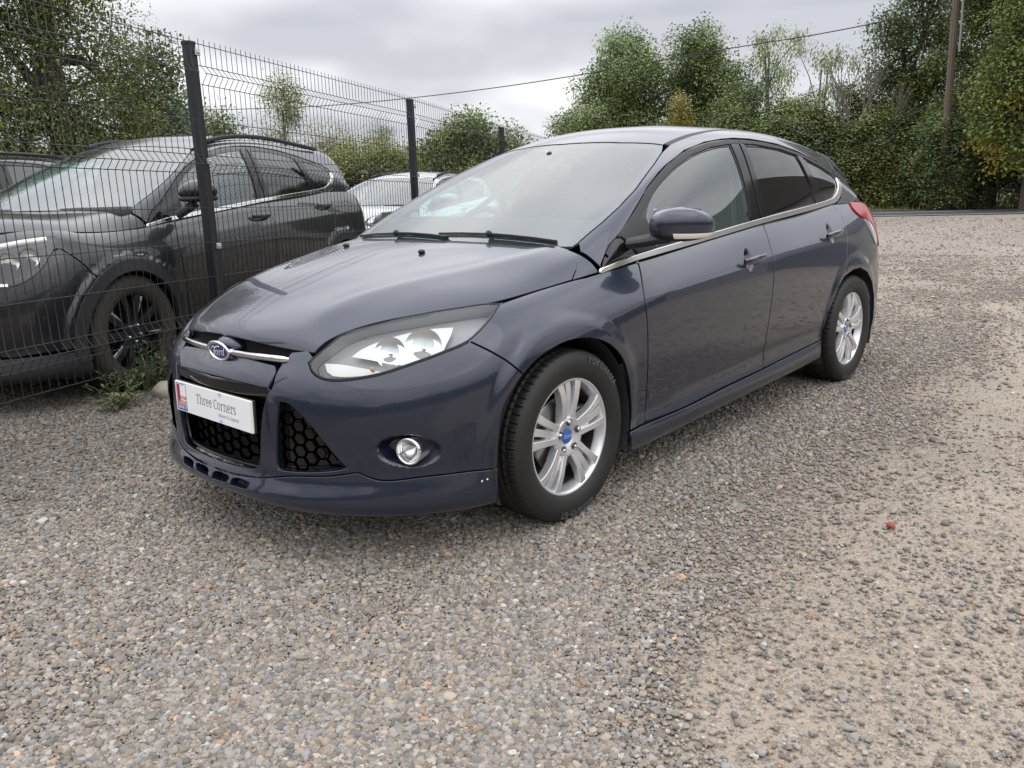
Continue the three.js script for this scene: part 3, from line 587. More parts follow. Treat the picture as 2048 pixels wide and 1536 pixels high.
{
  // glasshouse: black window frames with panes let in, bright strip along the waist
  const F = (o) => onto(T, SIDE, o, sideT, .03);
  const dlo = outline([[-.292, .868], [-.399, .95], [-.503, 1.000], [-.618, 1.067], [-.79, 1.163], [-.911, 1.219], [-.996, 1.253], [-1.191, 1.317], [-1.391, 1.357], [-1.563, 1.373], [-1.68, 1.376], [-1.837, 1.374], [-2.123, 1.353], [-2.379, 1.315], [-2.643, 1.258], [-2.80, 1.210], [-2.86, 1.178]], [[-2.868, 1.165], [-2.85, 1.125], [-2.775, 1.078], [-2.65, 1.048], [-2.55, 1.038]], [[-2.326, 1.024], [-1.633, .982], [-1.133, .942], [-.70, .908], [-.45, .885], [-.292, .868]]);
  const fgl = outline([[-.682, 1.05], [-.735, 1.098], [-.871, 1.174], [-1.079, 1.254], [-1.279, 1.307], [-1.464, 1.335], [-1.577, 1.343]], [[-1.567, 1.25], [-1.545, 1.12], [-1.512, .985]], [[-1.137, .957], [-.69, .921]], [[-.668, .96], [-.672, 1.0], [-.682, 1.05]]);
  const rgl = outline([[-1.737, 1.345], [-1.96, 1.340], [-2.193, 1.318], [-2.30, 1.300]], [[-2.333, 1.22], [-2.345, 1.134], [-2.340, 1.042]], [[-1.992, 1.022], [-1.70, 1.003]], [[-1.705, 1.11], [-1.72, 1.244], [-1.737, 1.345]]);
  const qgl = outline([[-2.43, 1.283], [-2.604, 1.243], [-2.79, 1.192], [-2.825, 1.172]], [[-2.825, 1.155], [-2.79, 1.108], [-2.735, 1.077], [-2.64, 1.062], [-2.53, 1.052]], [[-2.446, 1.169], [-2.43, 1.283]]);
  const D = F(dlo), holes = [fgl, rgl, qgl].map(F);
  UV.dlo = D; UV.panes = holes; let K = D; for (const h of holes) K = keyhole(K, h);
  const gl = cut(T, K, { cell: .02, lift: -.003, sides: 'left' });
  const frame = merge([gl, ...holes.map(h => { const g = cut(T, [...h].reverse(), { rim: .02, round: .002, lift: -.003, onlyRim: true, hole: true, sides: 'left' }); return g; })]);
  const fl = part(car, 'window_frame', frame, GLOSSBLACK), fr = part(car, 'window_frame', mirrorZ(frame), GLOSSBLACK);
  pair(car, 'front_side_window', T, holes[0], { cell: .03, lift: -.007 }, SIDEGLASS); pair(car, 'rear_side_window', T, holes[1], { cell: .03, lift: -.007 }, DARKGLASS); pair(car, 'quarter_window', T, holes[2], { cell: .03, lift: -.007 }, DARKGLASS);
  // raised covers of the centre pillar and the edges between doors
  for (const [o, lift] of [[[[-1.592, 1.356], [-1.672, 1.365], [-1.64, 1.2], [-1.615, .985], [-1.522, .985], [-1.56, 1.13]], .0015], [[[-1.687, 1.365], [-1.727, 1.358], [-1.71, 1.244], [-1.69, 1.0], [-1.628, .987], [-1.65, 1.16]], .0015], [[[-2.318, 1.30], [-2.385, 1.297], [-2.42, 1.18], [-2.50, 1.045], [-2.352, 1.035], [-2.36, 1.13]], .0015]]) pair(car, 'pillar_cover', T, pan(T, F(o), .002, 0), { cell: .02, lift, rim: .006, round: .002 }, GLOSSBLACK);
  // door-frame edge strip above the windows
  const strip = [...along(T, SIDE, [[-.46, .980], [-.618, 1.066], [-.79, 1.163], [-.996, 1.253], [-1.191, 1.314], [-1.391, 1.351], [-1.563, 1.367], [-1.68, 1.370]], sideT), ...rev(along(T, SIDE, [[-.52, .985], [-.65, 1.060], [-.80, 1.145], [-1.0, 1.234], [-1.20, 1.297], [-1.391, 1.334], [-1.563, 1.350], [-1.68, 1.353]], sideT))];
  pair(car, 'frame_strip', T, strip, { cell: .03, lift: .003, rim: .006, round: .002 }, BLACKPLASTIC);
  const strip2 = [...along(T, SIDE, [[-1.70, 1.370], [-1.837, 1.369], [-2.123, 1.348], [-2.40, 1.306], [-2.643, 1.253], [-2.80, 1.206]], sideT), ...rev(along(T, SIDE, [[-1.70, 1.354], [-1.837, 1.353], [-2.123, 1.331], [-2.40, 1.290], [-2.643, 1.238], [-2.79, 1.197]], sideT))];
  pair(car, 'frame_strip', T, strip2, { cell: .03, lift: .003, rim: .006, round: .002 }, BLACKPLASTIC);
  const lower = [[-.285, .858], [-.40, .874], [-.537, .889], [-1.133, .934], [-1.633, .974], [-2.326, 1.013], [-2.58, 1.028], [-2.69, 1.036], [-2.79, 1.068], [-2.865, 1.118], [-2.885, 1.160]], upper = [[-.30, .873], [-.40, .889], [-.522, .905], [-1.133, .954], [-1.633, .993], [-2.326, 1.035], [-2.56, 1.049], [-2.66, 1.060], [-2.755, 1.089], [-2.825, 1.135], [-2.845, 1.170]];
  const split = .4;
  const cl = [...along(T, SIDE, smooth(lower, 5), sideT), ...rev(along(T, SIDE, smooth(upper, 5), sideT))];
  pair(car, 'waist_strip', T, cl, { cell: .012, lift: .004, rim: .010, round: .004 }, BRUSHED);
  // sides of the roof and screen pillars, in paint
  const e1 = along(T, SIDE, [[-.30, .880], [-.399, .953], [-.503, 1.003], [-.618, 1.070], [-.79, 1.166], [-.911, 1.222], [-.996, 1.256], [-1.191, 1.320], [-1.391, 1.360], [-1.563, 1.377], [-1.68, 1.383], [-1.837, 1.381], [-2.123, 1.360], [-2.379, 1.322], [-2.643, 1.265], [-2.80, 1.217], [-2.87, 1.180], [-2.90, 1.15], [-2.875, 1.10], [-2.80, 1.05], [-2.70, 1.02]], sideT);
  const inner = x => x > -.9 ? lerp(.70, .655, sstep(-.35, -.9, x)) : x > -1.19 ? lerp(.655, .549, (x + .9) / -.29) : lerp(.549, .478, sstep(-1.19, -2.2, x));
  const xs = [-3.12, -2.9, -2.6, -2.3, -2.0, -1.7, -1.45, -1.3, -1.2, -1.1, -.96, -.74, -.59, -.474, -.379, -.319];
  const wsS = x => ({ '-1.1': .556, '-0.96': .600, '-0.74': .657, '-0.59': .678, '-0.474': .682, '-0.379': .678, '-0.319': .676 })[String(x)];
  const e2 = along(T, TOP, xs.map(x => [x, x >= -1.1 ? wsS(x) : lerp(.535, .480, sstep(-1.15, -2.2, x))]), (p, u, v) => v > .42);
  const railP = [...e1, [.80, .03], [.86, .03], [.90, .12], [.925, .3], [.93, .5], ...e2, [.0008, .655], [.0008, .50], [.0008, .36]];
  const rp = []; railP.forEach((a, i) => { const b = railP[(i + 1) % railP.length], n = Math.max(1, Math.ceil(Math.hypot(a[0] - b[0], a[1] - b[1]) / .03)); for (let k = 0; k < n; k++) rp.push([lerp(a[0], b[0], k / n), lerp(a[1], b[1], k / n)]); });
  pair(car, 'roof_side', T, pan(T, rp, .003, .0005), { cell: .018, rim: .008, round: .003 }, PAINT);
  { // web between the bonnet-level foot and the screen pillar
    const pos = [], nor = [], uv = [], idx = [], n = 14;
    for (let k = 0; k <= n; k++) { const t = k / n, a = H.frame(.992, lerp(.0, .31, t)), c = T.frame(.012, lerp(.33, .665, t)); for (const [f, l] of [[a, -.003], [c, -.002]]) { pos.push(f.p[0] + f.n[0] * l, f.p[1] + f.n[1] * l, f.p[2] + f.n[2] * l); nor.push(...f.n); uv.push(t, 0); } }
    for (let k = 0; k < n; k++) idx.push(2 * k, 2 * k + 1, 2 * k + 2, 2 * k + 1, 2 * k + 3, 2 * k + 2);
    for (const q of ['left', 'right']) part(car, 'pillar_web', place(pos, nor, uv, idx, q), PAINT);
  }
  // black strip in the roof ditch, roof skin, windscreen
  const dt = [-1.19, -1.3, -1.5, -1.8, -2.2, -2.6, -2.95], ditch = [...along(T, TOP, dt.map(x => [x, lerp(.535, .480, sstep(-1.15, -2.2, x)) + .001]), topT), ...rev(along(T, TOP, dt.map(x => [x, lerp(.535, .480, sstep(-1.15, -2.2, x)) - .024]), topT))];
  pair(car, 'roof_strip', T, ditch, { cell: .02, lift: .0005, rim: .008, round: .003 }, BLACKPLASTIC);
  const wt = [[-1.176, .512], [-1.165, .46], [-1.118, .319], [-1.086, .137], [-1.075, 0]];
  const roofFront = along(T, TOP, wt.map(([x, s]) => [x - .004, s]), topT), roofSide = along(T, TOP, [-1.18, -1.3, -1.5, -1.8, -2.2, -2.6, -2.95, -3.14].map(x => [x, lerp(.535, .480, sstep(-1.15, -2.2, x)) - .026]), topT);
  const rfP = [...rev(roofFront), ...roofSide, [.90, .80], [.90, .9], [.90, 1], [.7, 1], [.5, 1], [.35, 1]];
  const rq = []; rfP.forEach((a, i) => { const b = rfP[(i + 1) % rfP.length], n = Math.max(1, Math.ceil(Math.hypot(a[0] - b[0], a[1] - b[1]) / .03)); for (let k = 0; k < n; k++) rq.push([lerp(a[0], b[0], k / n), lerp(a[1], b[1], k / n)]); });
  UV.roof = pan(T, rq, .003, 0, p => p[2] < .01);
  part(car, 'roof', cut(T, pan(T, rq, .003, 0, p => p[2] < .01), { cell: .025, rim: .008, round: .003 }), PAINT);
  const hatchP = [[.905, .64], [.96, .60], [.985, .6], [.985, 1], [.905, 1], [.905, .8]];
  part(car, 'rear_window', cut(T, hatchP, { cell: .04, lift: -.004 }), DARKGLASS);
  pair(car, 'hatch_frame', T, [[.93, .28], [.999, .05], [.999, .6], [.96, .59], [.93, .62]], { cell: .04, lift: -.006 }, GLOSSBLACK);
  // windscreen with its printed black edge
  const wsSide = along(T, TOP, [[-1.172, .512], [-1.1, .550], [-.96, .594], [-.74, .651], [-.59, .672], [-.474, .676], [-.379, .672], [-.319, .670], [-.292, .666]], (p, u, v) => v > .42);
  const wsTop = along(T, TOP, wt.map(([x, s]) => [x + .004, s]), topT);
  const ws = [...wsSide, [.0008, .75], [.0008, .85], [.0008, 1], [.08, 1], [.15, 1], ...rev(wsTop)];
  const wq = []; ws.forEach((a, i) => { const b = ws[(i + 1) % ws.length], n = Math.max(1, Math.ceil(Math.hypot(a[0] - b[0], a[1] - b[1]) / .03)); for (let k = 0; k < n; k++) wq.push([lerp(a[0], b[0], k / n), lerp(a[1], b[1], k / n)]); });
  UV.screen = wq;
  const screen = part(car, 'windscreen', cut(T, wq, { cell: .03, lift: -.002 }), GLASS);
  const inn = shrink(T, wq, .028, p => p[2] < .004).map(([u, v]) => [Math.max(u, .030 + .02 * (1 - v)), v]);
  const inner2 = inn.map(([u, v]) => { const p = T.pos(u, v); return [u, v]; });
  UV.inner = inner2;
  part(screen, 'printed_edge', cut(T, keyhole(wq, inner2.map(([u, v]) => [u, Math.min(v, .9985)])), { cell: .03, lift: -.011 }), DEEP);
  const sens = T.frame(.155, .985); part(screen, 'sensor_housing', at(box(.12, .03, .09, 0, 0, 0, .01).rotateZ(-.42), sens.p[0] - .06, sens.p[1] - .035, 0), TRIM);
}
// ---------- grilles, lamps, plate, mirrors, wipers, wheels, cabin ----------
const onB = (w, y, lift = 0) => { const f = B.frame(...B.find(WRAP, [w, y], p => p[0] > -3.3)); return { p: V3(f.p[0] + f.n[0] * lift, f.p[1] + f.n[1] * lift, -(f.p[2] + f.n[2] * lift)), n: V3(f.n[0], f.n[1], -f.n[2]) }; };
// honeycomb of bars: keep(x, y) says where a bar's middle may lie; put(x, y) gives the point in the car
function honeycomb(x0, x1, y0, y1, cw, ch, keep, put, th) {
  const gs = [], seen = new Set();
  for (let r = -1; r * ch * .5 + y0 < y1 + ch; r++) for (let c = -1; c * cw * 1.5 + x0 < x1 + cw * 2; c++) {
    const cx = x0 + c * cw * 1.5 + (r & 1 ? cw * .75 : 0), cy = y0 + r * ch * .5;
    const h = [[cw * .5, 0], [cw * .27, ch * .5], [-cw * .27, ch * .5], [-cw * .5, 0], [-cw * .27, -ch * .5], [cw * .27, -ch * .5]];
    for (let i = 0; i < 6; i++) {
      const a = [cx + h[i][0], cy + h[i][1]], b = [cx + h[(i + 1) % 6][0], cy + h[(i + 1) % 6][1]], m = [(a[0] + b[0]) / 2, (a[1] + b[1]) / 2], key = m.map(q => Math.round(q * 2000)).join();
      if (seen.has(key) || !keep(...m) || !keep(...a) || !keep(...b)) continue; seen.add(key);
      const A = put(...a), Bq = put(...b), mid = A.clone().add(Bq).multiplyScalar(.5), len = A.distanceTo(Bq);
      const t = Bq.clone().sub(A).normalize(), n = put.n(...m), w = t.clone().cross(n).normalize();
      const q = new THREE.BoxGeometry(len + th * .6, th, .009); q.applyMatrix4(new THREE.Matrix4().makeBasis(t, w, n)); q.translate(mid.x, mid.y, mid.z); gs.push(q);
    }
  }
  return merge(gs);
}
{
  // lower grille: deep backing, honeycomb, thin frame
  const gx = s => .868 - .30 * s * s - .4 * Math.pow(Math.abs(s), 4);
  const grille = part(car, 'lower_grille', merge([box(.05, .36, .72, .785, .43, 0)]), DEEP);
  const halfW = y => lerp(.250, .312, (y - .295) / .29), put = (s, y) => V3(gx(s) - .006, y, -s); put.n = () => V3(1, 0, 0);
  part(grille, 'honeycomb_mesh', honeycomb(-.33, .33, .31, .58, .070, .040, (s, y) => Math.abs(s) < halfW(y) + .004 && y > .294 && y < .585, put, .0048), GLOSSBLACK);
  const loop = []; const pts = outline([[-.248, .296], [0, .294], [.248, .296]], [[.262, .31], [.29, .43], [.308, .56], [.30, .578]], [[0, .574], [-.30, .578]], [[-.308, .56], [-.29, .43], [-.262, .31], [-.248, .296]]);
  for (const [s, y] of [...pts, pts[0], pts[1]]) loop.push(V3(gx(s) + .004, y, -s));
  part(grille, 'grille_frame', sweep(loop, circle(.0065, 8), { up: V3(1, 0, 0), ends: false }), GLOSSBLACK);
  part(grille, 'grille_bar', sweep([-.306, -.2, -.1, 0, .1, .2, .306].map(s => V3(gx(s) - .002, .557, -s)), [[-.008, -.016], [.008, -.016], [.012, .016], [-.012, .016]], { up: V3(0, 1, 0) }), GLOSSBLACK);
  // number plate
  const PLATE = scriptTexture((g, w, h) => {
    g.fillStyle = '#f3f5f8'; g.fillRect(0, 0, w, h); g.fillStyle = '#26282e'; g.textBaseline = 'alphabetic'; g.textAlign = 'center';
    g.save(); g.translate(w * .555, h * .57); g.scale(.80, 1); g.font = `${h * .44}px serif`; g.fillText('Three Corners', 0, 0); g.restore();
    g.save(); g.translate(w * .715, h * .80); g.scale(.86, 1); g.fillStyle = '#6d7078'; g.font = `bold ${h * .155}px serif`; g.fillText('Motor Co Limited', 0, 0); g.restore();
    g.fillStyle = '#1d2c86'; g.fillRect(w * .012, h * .04, w * .142, h * .93); g.fillStyle = '#f4f4f6'; g.fillRect(w * .018, h * .06, w * .130, h * .74);
    g.fillStyle = '#a5142c'; g.fillRect(w * .022, h * .08, w * .042, h * .70); g.fillRect(w * .022, h * .48, w * .12, h * .11); g.fillRect(w * .022, h * .64, w * .12, h * .14);
    g.fillStyle = '#fff'; g.textAlign = 'center'; g.font = `bold ${h * .10}px sans-serif`; g.fillText('THREE', w * .095, h * .575); g.fillText('CORNERS', w * .085, h * .745, w * .11); g.font = `bold ${h * .13}px sans-serif`; g.fillText('MOTOR CO', w * .084, h * .925, w * .12);
    g.fillStyle = 'rgba(120,140,225,.45)'; for (const [x, y] of [[.10, .06], [.115, .95], [.62, .06], [.615, .95]]) { g.beginPath(); g.ellipse(w * x, h * y, w * .022, h * .075, 0, 0, 7); g.fill(); }
  }, 1024, 224);
  const plate = group(car, 'number_plate'); plate.position.set(.882, .4785, 0); plate.rotation.z = .03;
  part(plate, 'plate_holder', at(new RoundedBoxGeometry(.012, .113, .524, 2, .004), -.008, 0, 0), BLACKPLASTIC);
  const face = new THREE.PlaneGeometry(.514, .107); face.rotateY(Math.PI / 2); at(face, .0049, 0, 0);
  part(plate, 'plate_body', at(new RoundedBoxGeometry(.009, .111, .52, 2, .004), 0, 0, 0), std(lin(.78, .76, .68), .4));
  part(plate, 'plate_face', face, phy(0xffffff, .3, { map: PLATE, clearcoat: .6, clearcoatRoughness: .1 }));
  // upper slot, bright bar in two halves, badge on its plinth
  const ux = s => .815 - .33 * s * s;
  part(car, 'upper_grille', merge([sweep([-.40, -.3, -.2, -.1, 0, .1, .2, .3, .40].map(s => V3(ux(s) - .07, .68, -s)), [[-.03, -.05], [.03, -.05], [.03, .022], [-.03, .022]], { up: V3(0, 1, 0) }), sweep([-.40, -.3, -.2, -.1, 0, .1, .2, .3, .40].map(s => V3(ux(s) - .035, .66, -s)), [[-.035, -.004], [.02, -.006], [.02, .0], [-.035, .002]], { up: V3(0, 1, 0) })]), DEEP);
  for (const m of [-1, 1]) part(car, 'chrome_bar', sweep([.055, .10, .16, .22, .28, .33, .345].map((s, i) => V3(ux(s) + .013 - (i === 6 ? .008 : 0), .6640 + .0 * s, m * s)), circle(1, 14).map(([a, b]) => [a * .008, b * .0125]), { up: V3(.3, 1, 0), scale: t => t > .99 ? .6 : 1 }), CHROME);
  const badge = group(car, 'front_badge'); badge.position.set(.838, .6645, 0); badge.rotation.set(0, -Math.PI / 2, 0); badge.rotateX(-.16);
  part(badge, 'badge_rim', (() => { const g = new THREE.TorusGeometry(1, .11, 12, 48); g.scale(.066, .033, .045); return g; })(), CHROME);
  part(badge, 'badge_oval', ovalPlate(.128, .063, .005), BADGE);
  part(badge, 'badge_plinth', (() => { const g = new THREE.SphereGeometry(1, 32, 16); g.scale(.074, .040, .05); return at(g, 0, .003, .056); })(), PAINT);
}
{
  // side intakes with honeycomb
  const tri = outline([[-.489, .541], [-.455, .543], [-.425, .537], [-.363, .502], [-.289, .442], [-.218, .376], [-.182, .345]], [[-.179, .338], [-.2, .331], [-.349, .316], [-.49, .310]], [[-.515, .312], [-.522, .33], [-.509, .451]]);
  const back = Bx(tri);
  const put = (w, y) => onB(w, y, -.009).p; put.n = (w, y) => onB(w, y, 0).n;
  const small = tri.map(p => [lerp(-.36, p[0], .96), lerp(.40, p[1], .96)]);
  const comb = honeycomb(-.56, -.15, .322, .56, .072, .042, (w, y) => inside(small, w, y), put, .0032);
  for (const m of [0, 1]) { const g = cut(B, back, { lift: -.034, cell: .02, sides: m ? 'right' : 'left' }); const s = part(car, 'side_intake', g, GLOSSBLACK); part(s, 'honeycomb_mesh', m ? mirrorZ(comb) : comb, MESHBLACK); part(s, 'intake_edge', (() => { const g2 = sweep([...back, back[0], back[1]].map(q => { const f = B.frame(...q); return V3(f.p[0] - f.n[0] * .006, f.p[1] - f.n[1] * .006, -(f.p[2] - f.n[2] * .006)); }), circle(.005, 6), { up: V3(1, 0, 0), ends: false }); return m ? mirrorZ(g2) : g2; })(), GLOSSBLACK); }
}
{
  // headlamps: clear cover, grey housing, bright bezel with two bowls, indicator at the inner end
  const P = shrink(B, Bx(outline(L.headLow, L.headUp)), .0045); UV.head = P;
  const cover = cut(B, P, { cell: .014, lift: .001, sides: 'left' }), rimG = cut(B, P, { onlyRim: true, rim: .055, round: .004, lift: .001, sides: 'left' });
  const housing = cut(B, P, { cell: .02, lift: -.052, sides: 'left' });
  const bez = outline([[-.151, .693], [-.103, .716], [.014, .745], [.186, .768], [.315, .772]], [[.305, .75], [.271, .705]], [[.203, .679], [.078, .667], [-.066, .684], [-.151, .693]]);
  const hole = ([w, y, r]) => Bx(Array.from({ length: 28 }, (_, i) => { const t = i / 28 * 2 * Math.PI; return [w + r * 1.04 * Math.cos(t), y + r * .78 * Math.sin(t)]; }));
  const BW = [[.022, .7085, .041], [.176, .7215, .050]];
  const bezel = cut(B, BW.map(hole).reduce(keyhole, Bx(bez)), { cell: .010, lift: -.030, sides: 'left' });
  const ind = outline([[-.275, .668], [-.2, .667], [-.124, .660], [-.006, .644]], [[-.098, .635], [-.18, .632], [-.233, .634]], [[-.262, .645], [-.275, .668]]);
  const indG = cut(B, Bx(ind), { cell: .01, lift: -.022, rim: .012, round: .003, sides: 'left' });
  const bowls = BW.map(([w, y, r]) => { const q = onB(w, y, -.036); r *= 1.28; const g = latheZ([[r * .95, .001], [r * .80, -.004], [r * .5, -.010], [r * .2, -.0125], [.0001, -.013]], 40); g.applyQuaternion(new THREE.Quaternion().setFromUnitVectors(V3(0, 0, 1).negate(), V3(.74, .36, -.56).normalize())); g.translate(q.p.x, q.p.y, q.p.z); return g; });
  const bulbs = BW.map(([w, y]) => { const q = onB(w, y, -.046), g = new THREE.SphereGeometry(.006, 14, 10); g.translate(q.p.x, q.p.y, q.p.z); return g; });
  const bulb2 = (() => { const q = onB(-.05, .652, -.015), g = new THREE.SphereGeometry(.007, 12, 8); g.translate(q.p.x, q.p.y, q.p.z); return g; })();
  const seam = [...P, P[0], P[1]].map(q => { const f = B.frame(...q); return V3(f.p[0] + f.n[0] * .0005, f.p[1] + f.n[1] * .0005, -(f.p[2] + f.n[2] * .0005)); });
  const line = sweep(seam, circle(.003, 6), { up: V3(1, 0, 0), ends: false });
  for (const m of [0, 1]) {
    const f = g => m ? mirrorZ(g) : g, h = group(car, 'headlamp');
    part(h, 'lens', f(cover), LENS); part(h, 'housing', f(merge([rimG, housing])), std(lin(.26, .27, .275), .3)); part(h, 'bezel', f(bezel), BEZEL);
    bowls.forEach((g, i) => { part(h, 'reflector', f(g), BOWL); part(h, 'bulb', f(bulbs[i]), CHROME); });
    part(h, 'indicator', f(indG), std(lin(.50, .50, .49), .3, { metalness: .6 })); part(h, 'indicator_bulb', f(bulb2), std(lin(.65, .24, .06), .3)); part(h, 'seal', f(line), BLACKPLASTIC);
  }
  // fog lamps in their pockets
  for (const m of [0, 1]) {
    const f = g => m ? mirrorZ(g) : g, h = group(car, 'fog_lamp'), q = onB(.160, .391, -.02), dir = V3(.955, -.03, -.30).normalize(), o = q.p.clone().addScaledVector(dir, .082);
    const set = g => { g.applyQuaternion(new THREE.Quaternion().setFromUnitVectors(V3(0, 0, -1), dir)); g.translate(o.x, o.y, o.z); return f(g); };
    part(h, 'bright_surround', set(latheZ([[.046, -.16], [.046, .004], [.0445, .010], [.041, .012], [.037, .009], [.035, .0], [.031, -.006]], 48)), CHROME);
    part(h, 'lens', set(latheZ([[.0001, -.004], [.018, -.005], [.033, -.010]], 32)), LENS); part(h, 'reflector', set(latheZ([[.033, -.012], [.022, -.030], [.0001, -.040]], 32)), BRUSHED);
  }
}
{
  // door mirrors
  const c = V3(-.615, 1.022, -.948), a = V3(-.24, -.01, -.16).normalize(), b = V3(0, 1, 0), d = V3().crossVectors(a, b).normalize(); // a outwards and back, d forward
  if (d.x < 0) d.negate();
  const shell = (ha, hb, hd, y0, y1, A0 = 0, A1 = 2 * Math.PI) => { // squarish egg, between two heights (-1 .. 1)
    const U = 36, Vn = 16, pos = [], idx = [];
    for (let j = 0; j <= Vn; j++) for (let i = 0; i <= U; i++) {
      const t = lerp(y0, y1, j / Vn), A = lerp(A0, A1, i / U), r = Math.pow(1 - Math.pow(Math.abs(t), t > 0 ? 2.1 : 4), t > 0 ? 1 / 2.3 : 1 / 3), ca = Math.cos(A), sa = Math.sin(A), e = .62;
      const xa = Math.sign(ca) * Math.pow(Math.abs(ca), e) * ha * r * (1 + .0 * t), xd = Math.sign(sa) * Math.pow(Math.abs(sa), e) * (sa > 0 ? hd * (1 - .25 * (ca > 0 ? ca : 0)) : hd * .45) * Math.pow(r, .7);
      const p = c.clone().addScaledVector(a, xa).addScaledVector(b, t * hb * (1 - .12 * (ca > 0 ? ca : 0)) + .004).addScaledVector(d, xd); pos.push(p.x, p.y, p.z);
    }
    for (let j = 0; j < Vn; j++) for (let i = 0; i < U; i++) { const q = j * (U + 1) + i; idx.push(q, q + 1, q + U + 1, q + 1, q + U + 2, q + U + 1); }
    let g = new THREE.BufferGeometry(); g.setAttribute('position', new THREE.Float32BufferAttribute(pos, 3)); g.setIndex(idx); g.computeVertexNormals(); g.setAttribute('uv', new THREE.Float32BufferAttribute(new Float32Array(pos.length / 3 * 2), 2)); return g;
  };
  const body = shell(.130, .066, .078, -.62, 1), foot = shell(.126, .066, .072, -.99, -.60), blink = shell(.1335, .0668, .0815, -.80, -.50, -.15, 1.95);
  const arm = merge([sweep([V3(-.50, .955, -.79), V3(-.51, .962, -.83), V3(-.54, .972, -.875), V3(-.58, .978, -.91)], circle(1, 14).map(([p, q]) => [p * .05, q * .024]), { up: V3(0, 1, 0) })]);
  const sail = [[-.475, .985], [-.60, 1.058], [-.675, 1.045], [-.665, .925], [-.545, .908]];
  const sailG = cut(T, pan(T, onto(T, SIDE, sail, sideT, .03), .004, 0), { cell: .02, lift: .004, rim: .01, round: .004, sides: 'left' });
  const mg = new THREE.PlaneGeometry(.2, .1); mg.applyMatrix4(new THREE.Matrix4().makeBasis(a, b, a.clone().cross(b))); mg.translate(c.x - d.x * .036, c.y + .01, c.z - d.z * .036);
  const foldIn = g => { const q = mirrorZ(g); q.translate(.53, 0, -.86); q.rotateY(-1.0); q.translate(-.60, -.02, .875); return q; }; // the far one is folded against its window
  for (const m of [0, 1]) { const f = g => m ? foldIn(g) : g, h = group(car, 'door_mirror'); part(h, 'mirror_shell', f(body), PAINT); part(h, 'mirror_base', m ? f(foot) : merge([foot, arm]), BLACKPLASTIC); part(h, 'mirror_sail', m ? mirrorZ(sailG) : sailG, BLACKPLASTIC); part(h, 'side_repeater', f(blink), std(lin(.75, .73, .66), .2)); part(h, 'mirror_glass', f(mg), std(lin(.9, .9, .9), .02, { metalness: 1 })); }
}
{
  // lip spoiler at the end of the roof
  const q = [], c4 = [[.845, .56], [.918, .56], [.918, 1], [.845, 1]]; c4.forEach((p, i) => { const e = c4[(i + 1) % 4]; for (let k = 0; k < 12; k++) q.push([lerp(p[0], e[0], k / 12), lerp(p[1], e[1], k / 12)]); });
  part(car, 'roof_spoiler', cut(T, q, { cell: .02, lift: .012, rim: .02, round: .006 }), PAINT);
  // tail lamps
  const F = p => [p[0], p[1]];
  const red = outline([[-2.885, 1.020], [-2.868, .985], [-2.90, .952], [-2.99, .925], [-3.06, .90]], [[-3.09, .85], [-3.12, .78], [-3.20, .75], [-3.32, .76]], [[-3.36, .85], [-3.34, .93], [-3.24, .985], [-3.08, 1.012], [-2.885, 1.020]]);
  const R = onto(B, F, red, (p, u) => p[2] > .4 && u < .93, .03), Rl = cut(B, R, { cell: .015, lift: .008, rim: .02, round: .006, sides: 'left' });
  const clear = outline([[-2.95, .925], [-3.03, .905], [-3.07, .86], [-3.10, .78], [-3.06, .765], [-2.99, .83], [-2.95, .925]]), C = cut(B, onto(B, F, clear, (p, u) => p[2] > .4 && u < .93, .03), { cell: .015, lift: .006, rim: .012, round: .004, sides: 'left' });
  for (const m of [0, 1]) { const h = group(car, 'tail_lamp'); part(h, 'red_lens', m ? mirrorZ(Rl) : Rl, REDLENS); part(h, 'clear_lens', m ? mirrorZ(C) : C, phy(lin(.25, .26, .28), .1, { clearcoat: 1 })); }
}
{
  // wipers lying at the foot of the screen, cowl, aerial
  const onT = (x, s, lift) => { const q = T.frame(...T.find(TOP, [x, Math.abs(s)], topT)); return V3(q.p[0] + q.n[0] * lift, q.p[1] + q.n[1] * lift, s < 0 ? q.p[2] + q.n[2] * lift : -(q.p[2] + q.n[2] * lift)); };
  for (const [a, b] of [[[-.285, -.62], [-.222, .06]], [[-.245, -.02], [-.285, .60]]]) {
    const w = group(car, 'windscreen_wiper'), p = t => onT(lerp(a[0], b[0], t), lerp(a[1], b[1], t), .006);
    part(w, 'wiper_blade', sweep([0, .2, .4, .6, .8, 1].map(p), [[-.004, -.006], [.004, -.006], [.002, .005], [-.002, .005]], { up: V3(0, 1, 0) }), BLACKPLASTIC);
    part(w, 'wiper_arm', merge([sweep([.45, .65, .85, 1.0].map(t => p(t).add(V3(.014, .004, 0))), [[-.008, -.004], [.008, -.004], [.008, .004], [-.008, .004]], { up: V3(0, 1, 0) }), at(new THREE.SphereGeometry(.014, 12, 8), ...p(.47).add(V3(.014, .004, 0)).toArray())]), BLACKPLASTIC);
  }
  part(car, 'cowl', sweep([-.46, -.3, 0, .3, .46].map(s => V3(-.21 - .2 * s * s, .936, s)), [[-.06, -.012], [.05, -.012], [.05, .004], [-.06, .004]], { up: V3(0, 1, 0) }), BLACKPLASTIC);
  const ae = T.frame(.775, 1); part(car, 'aerial', merge([rod(V3(ae.p[0], ae.p[1], 0), V3(ae.p[0] - .24, ae.p[1] + .34, 0), .004, .0022), at(new THREE.SphereGeometry(.022, 12, 8), ae.p[0], ae.p[1], 0)]), BLACKPLASTIC);
}
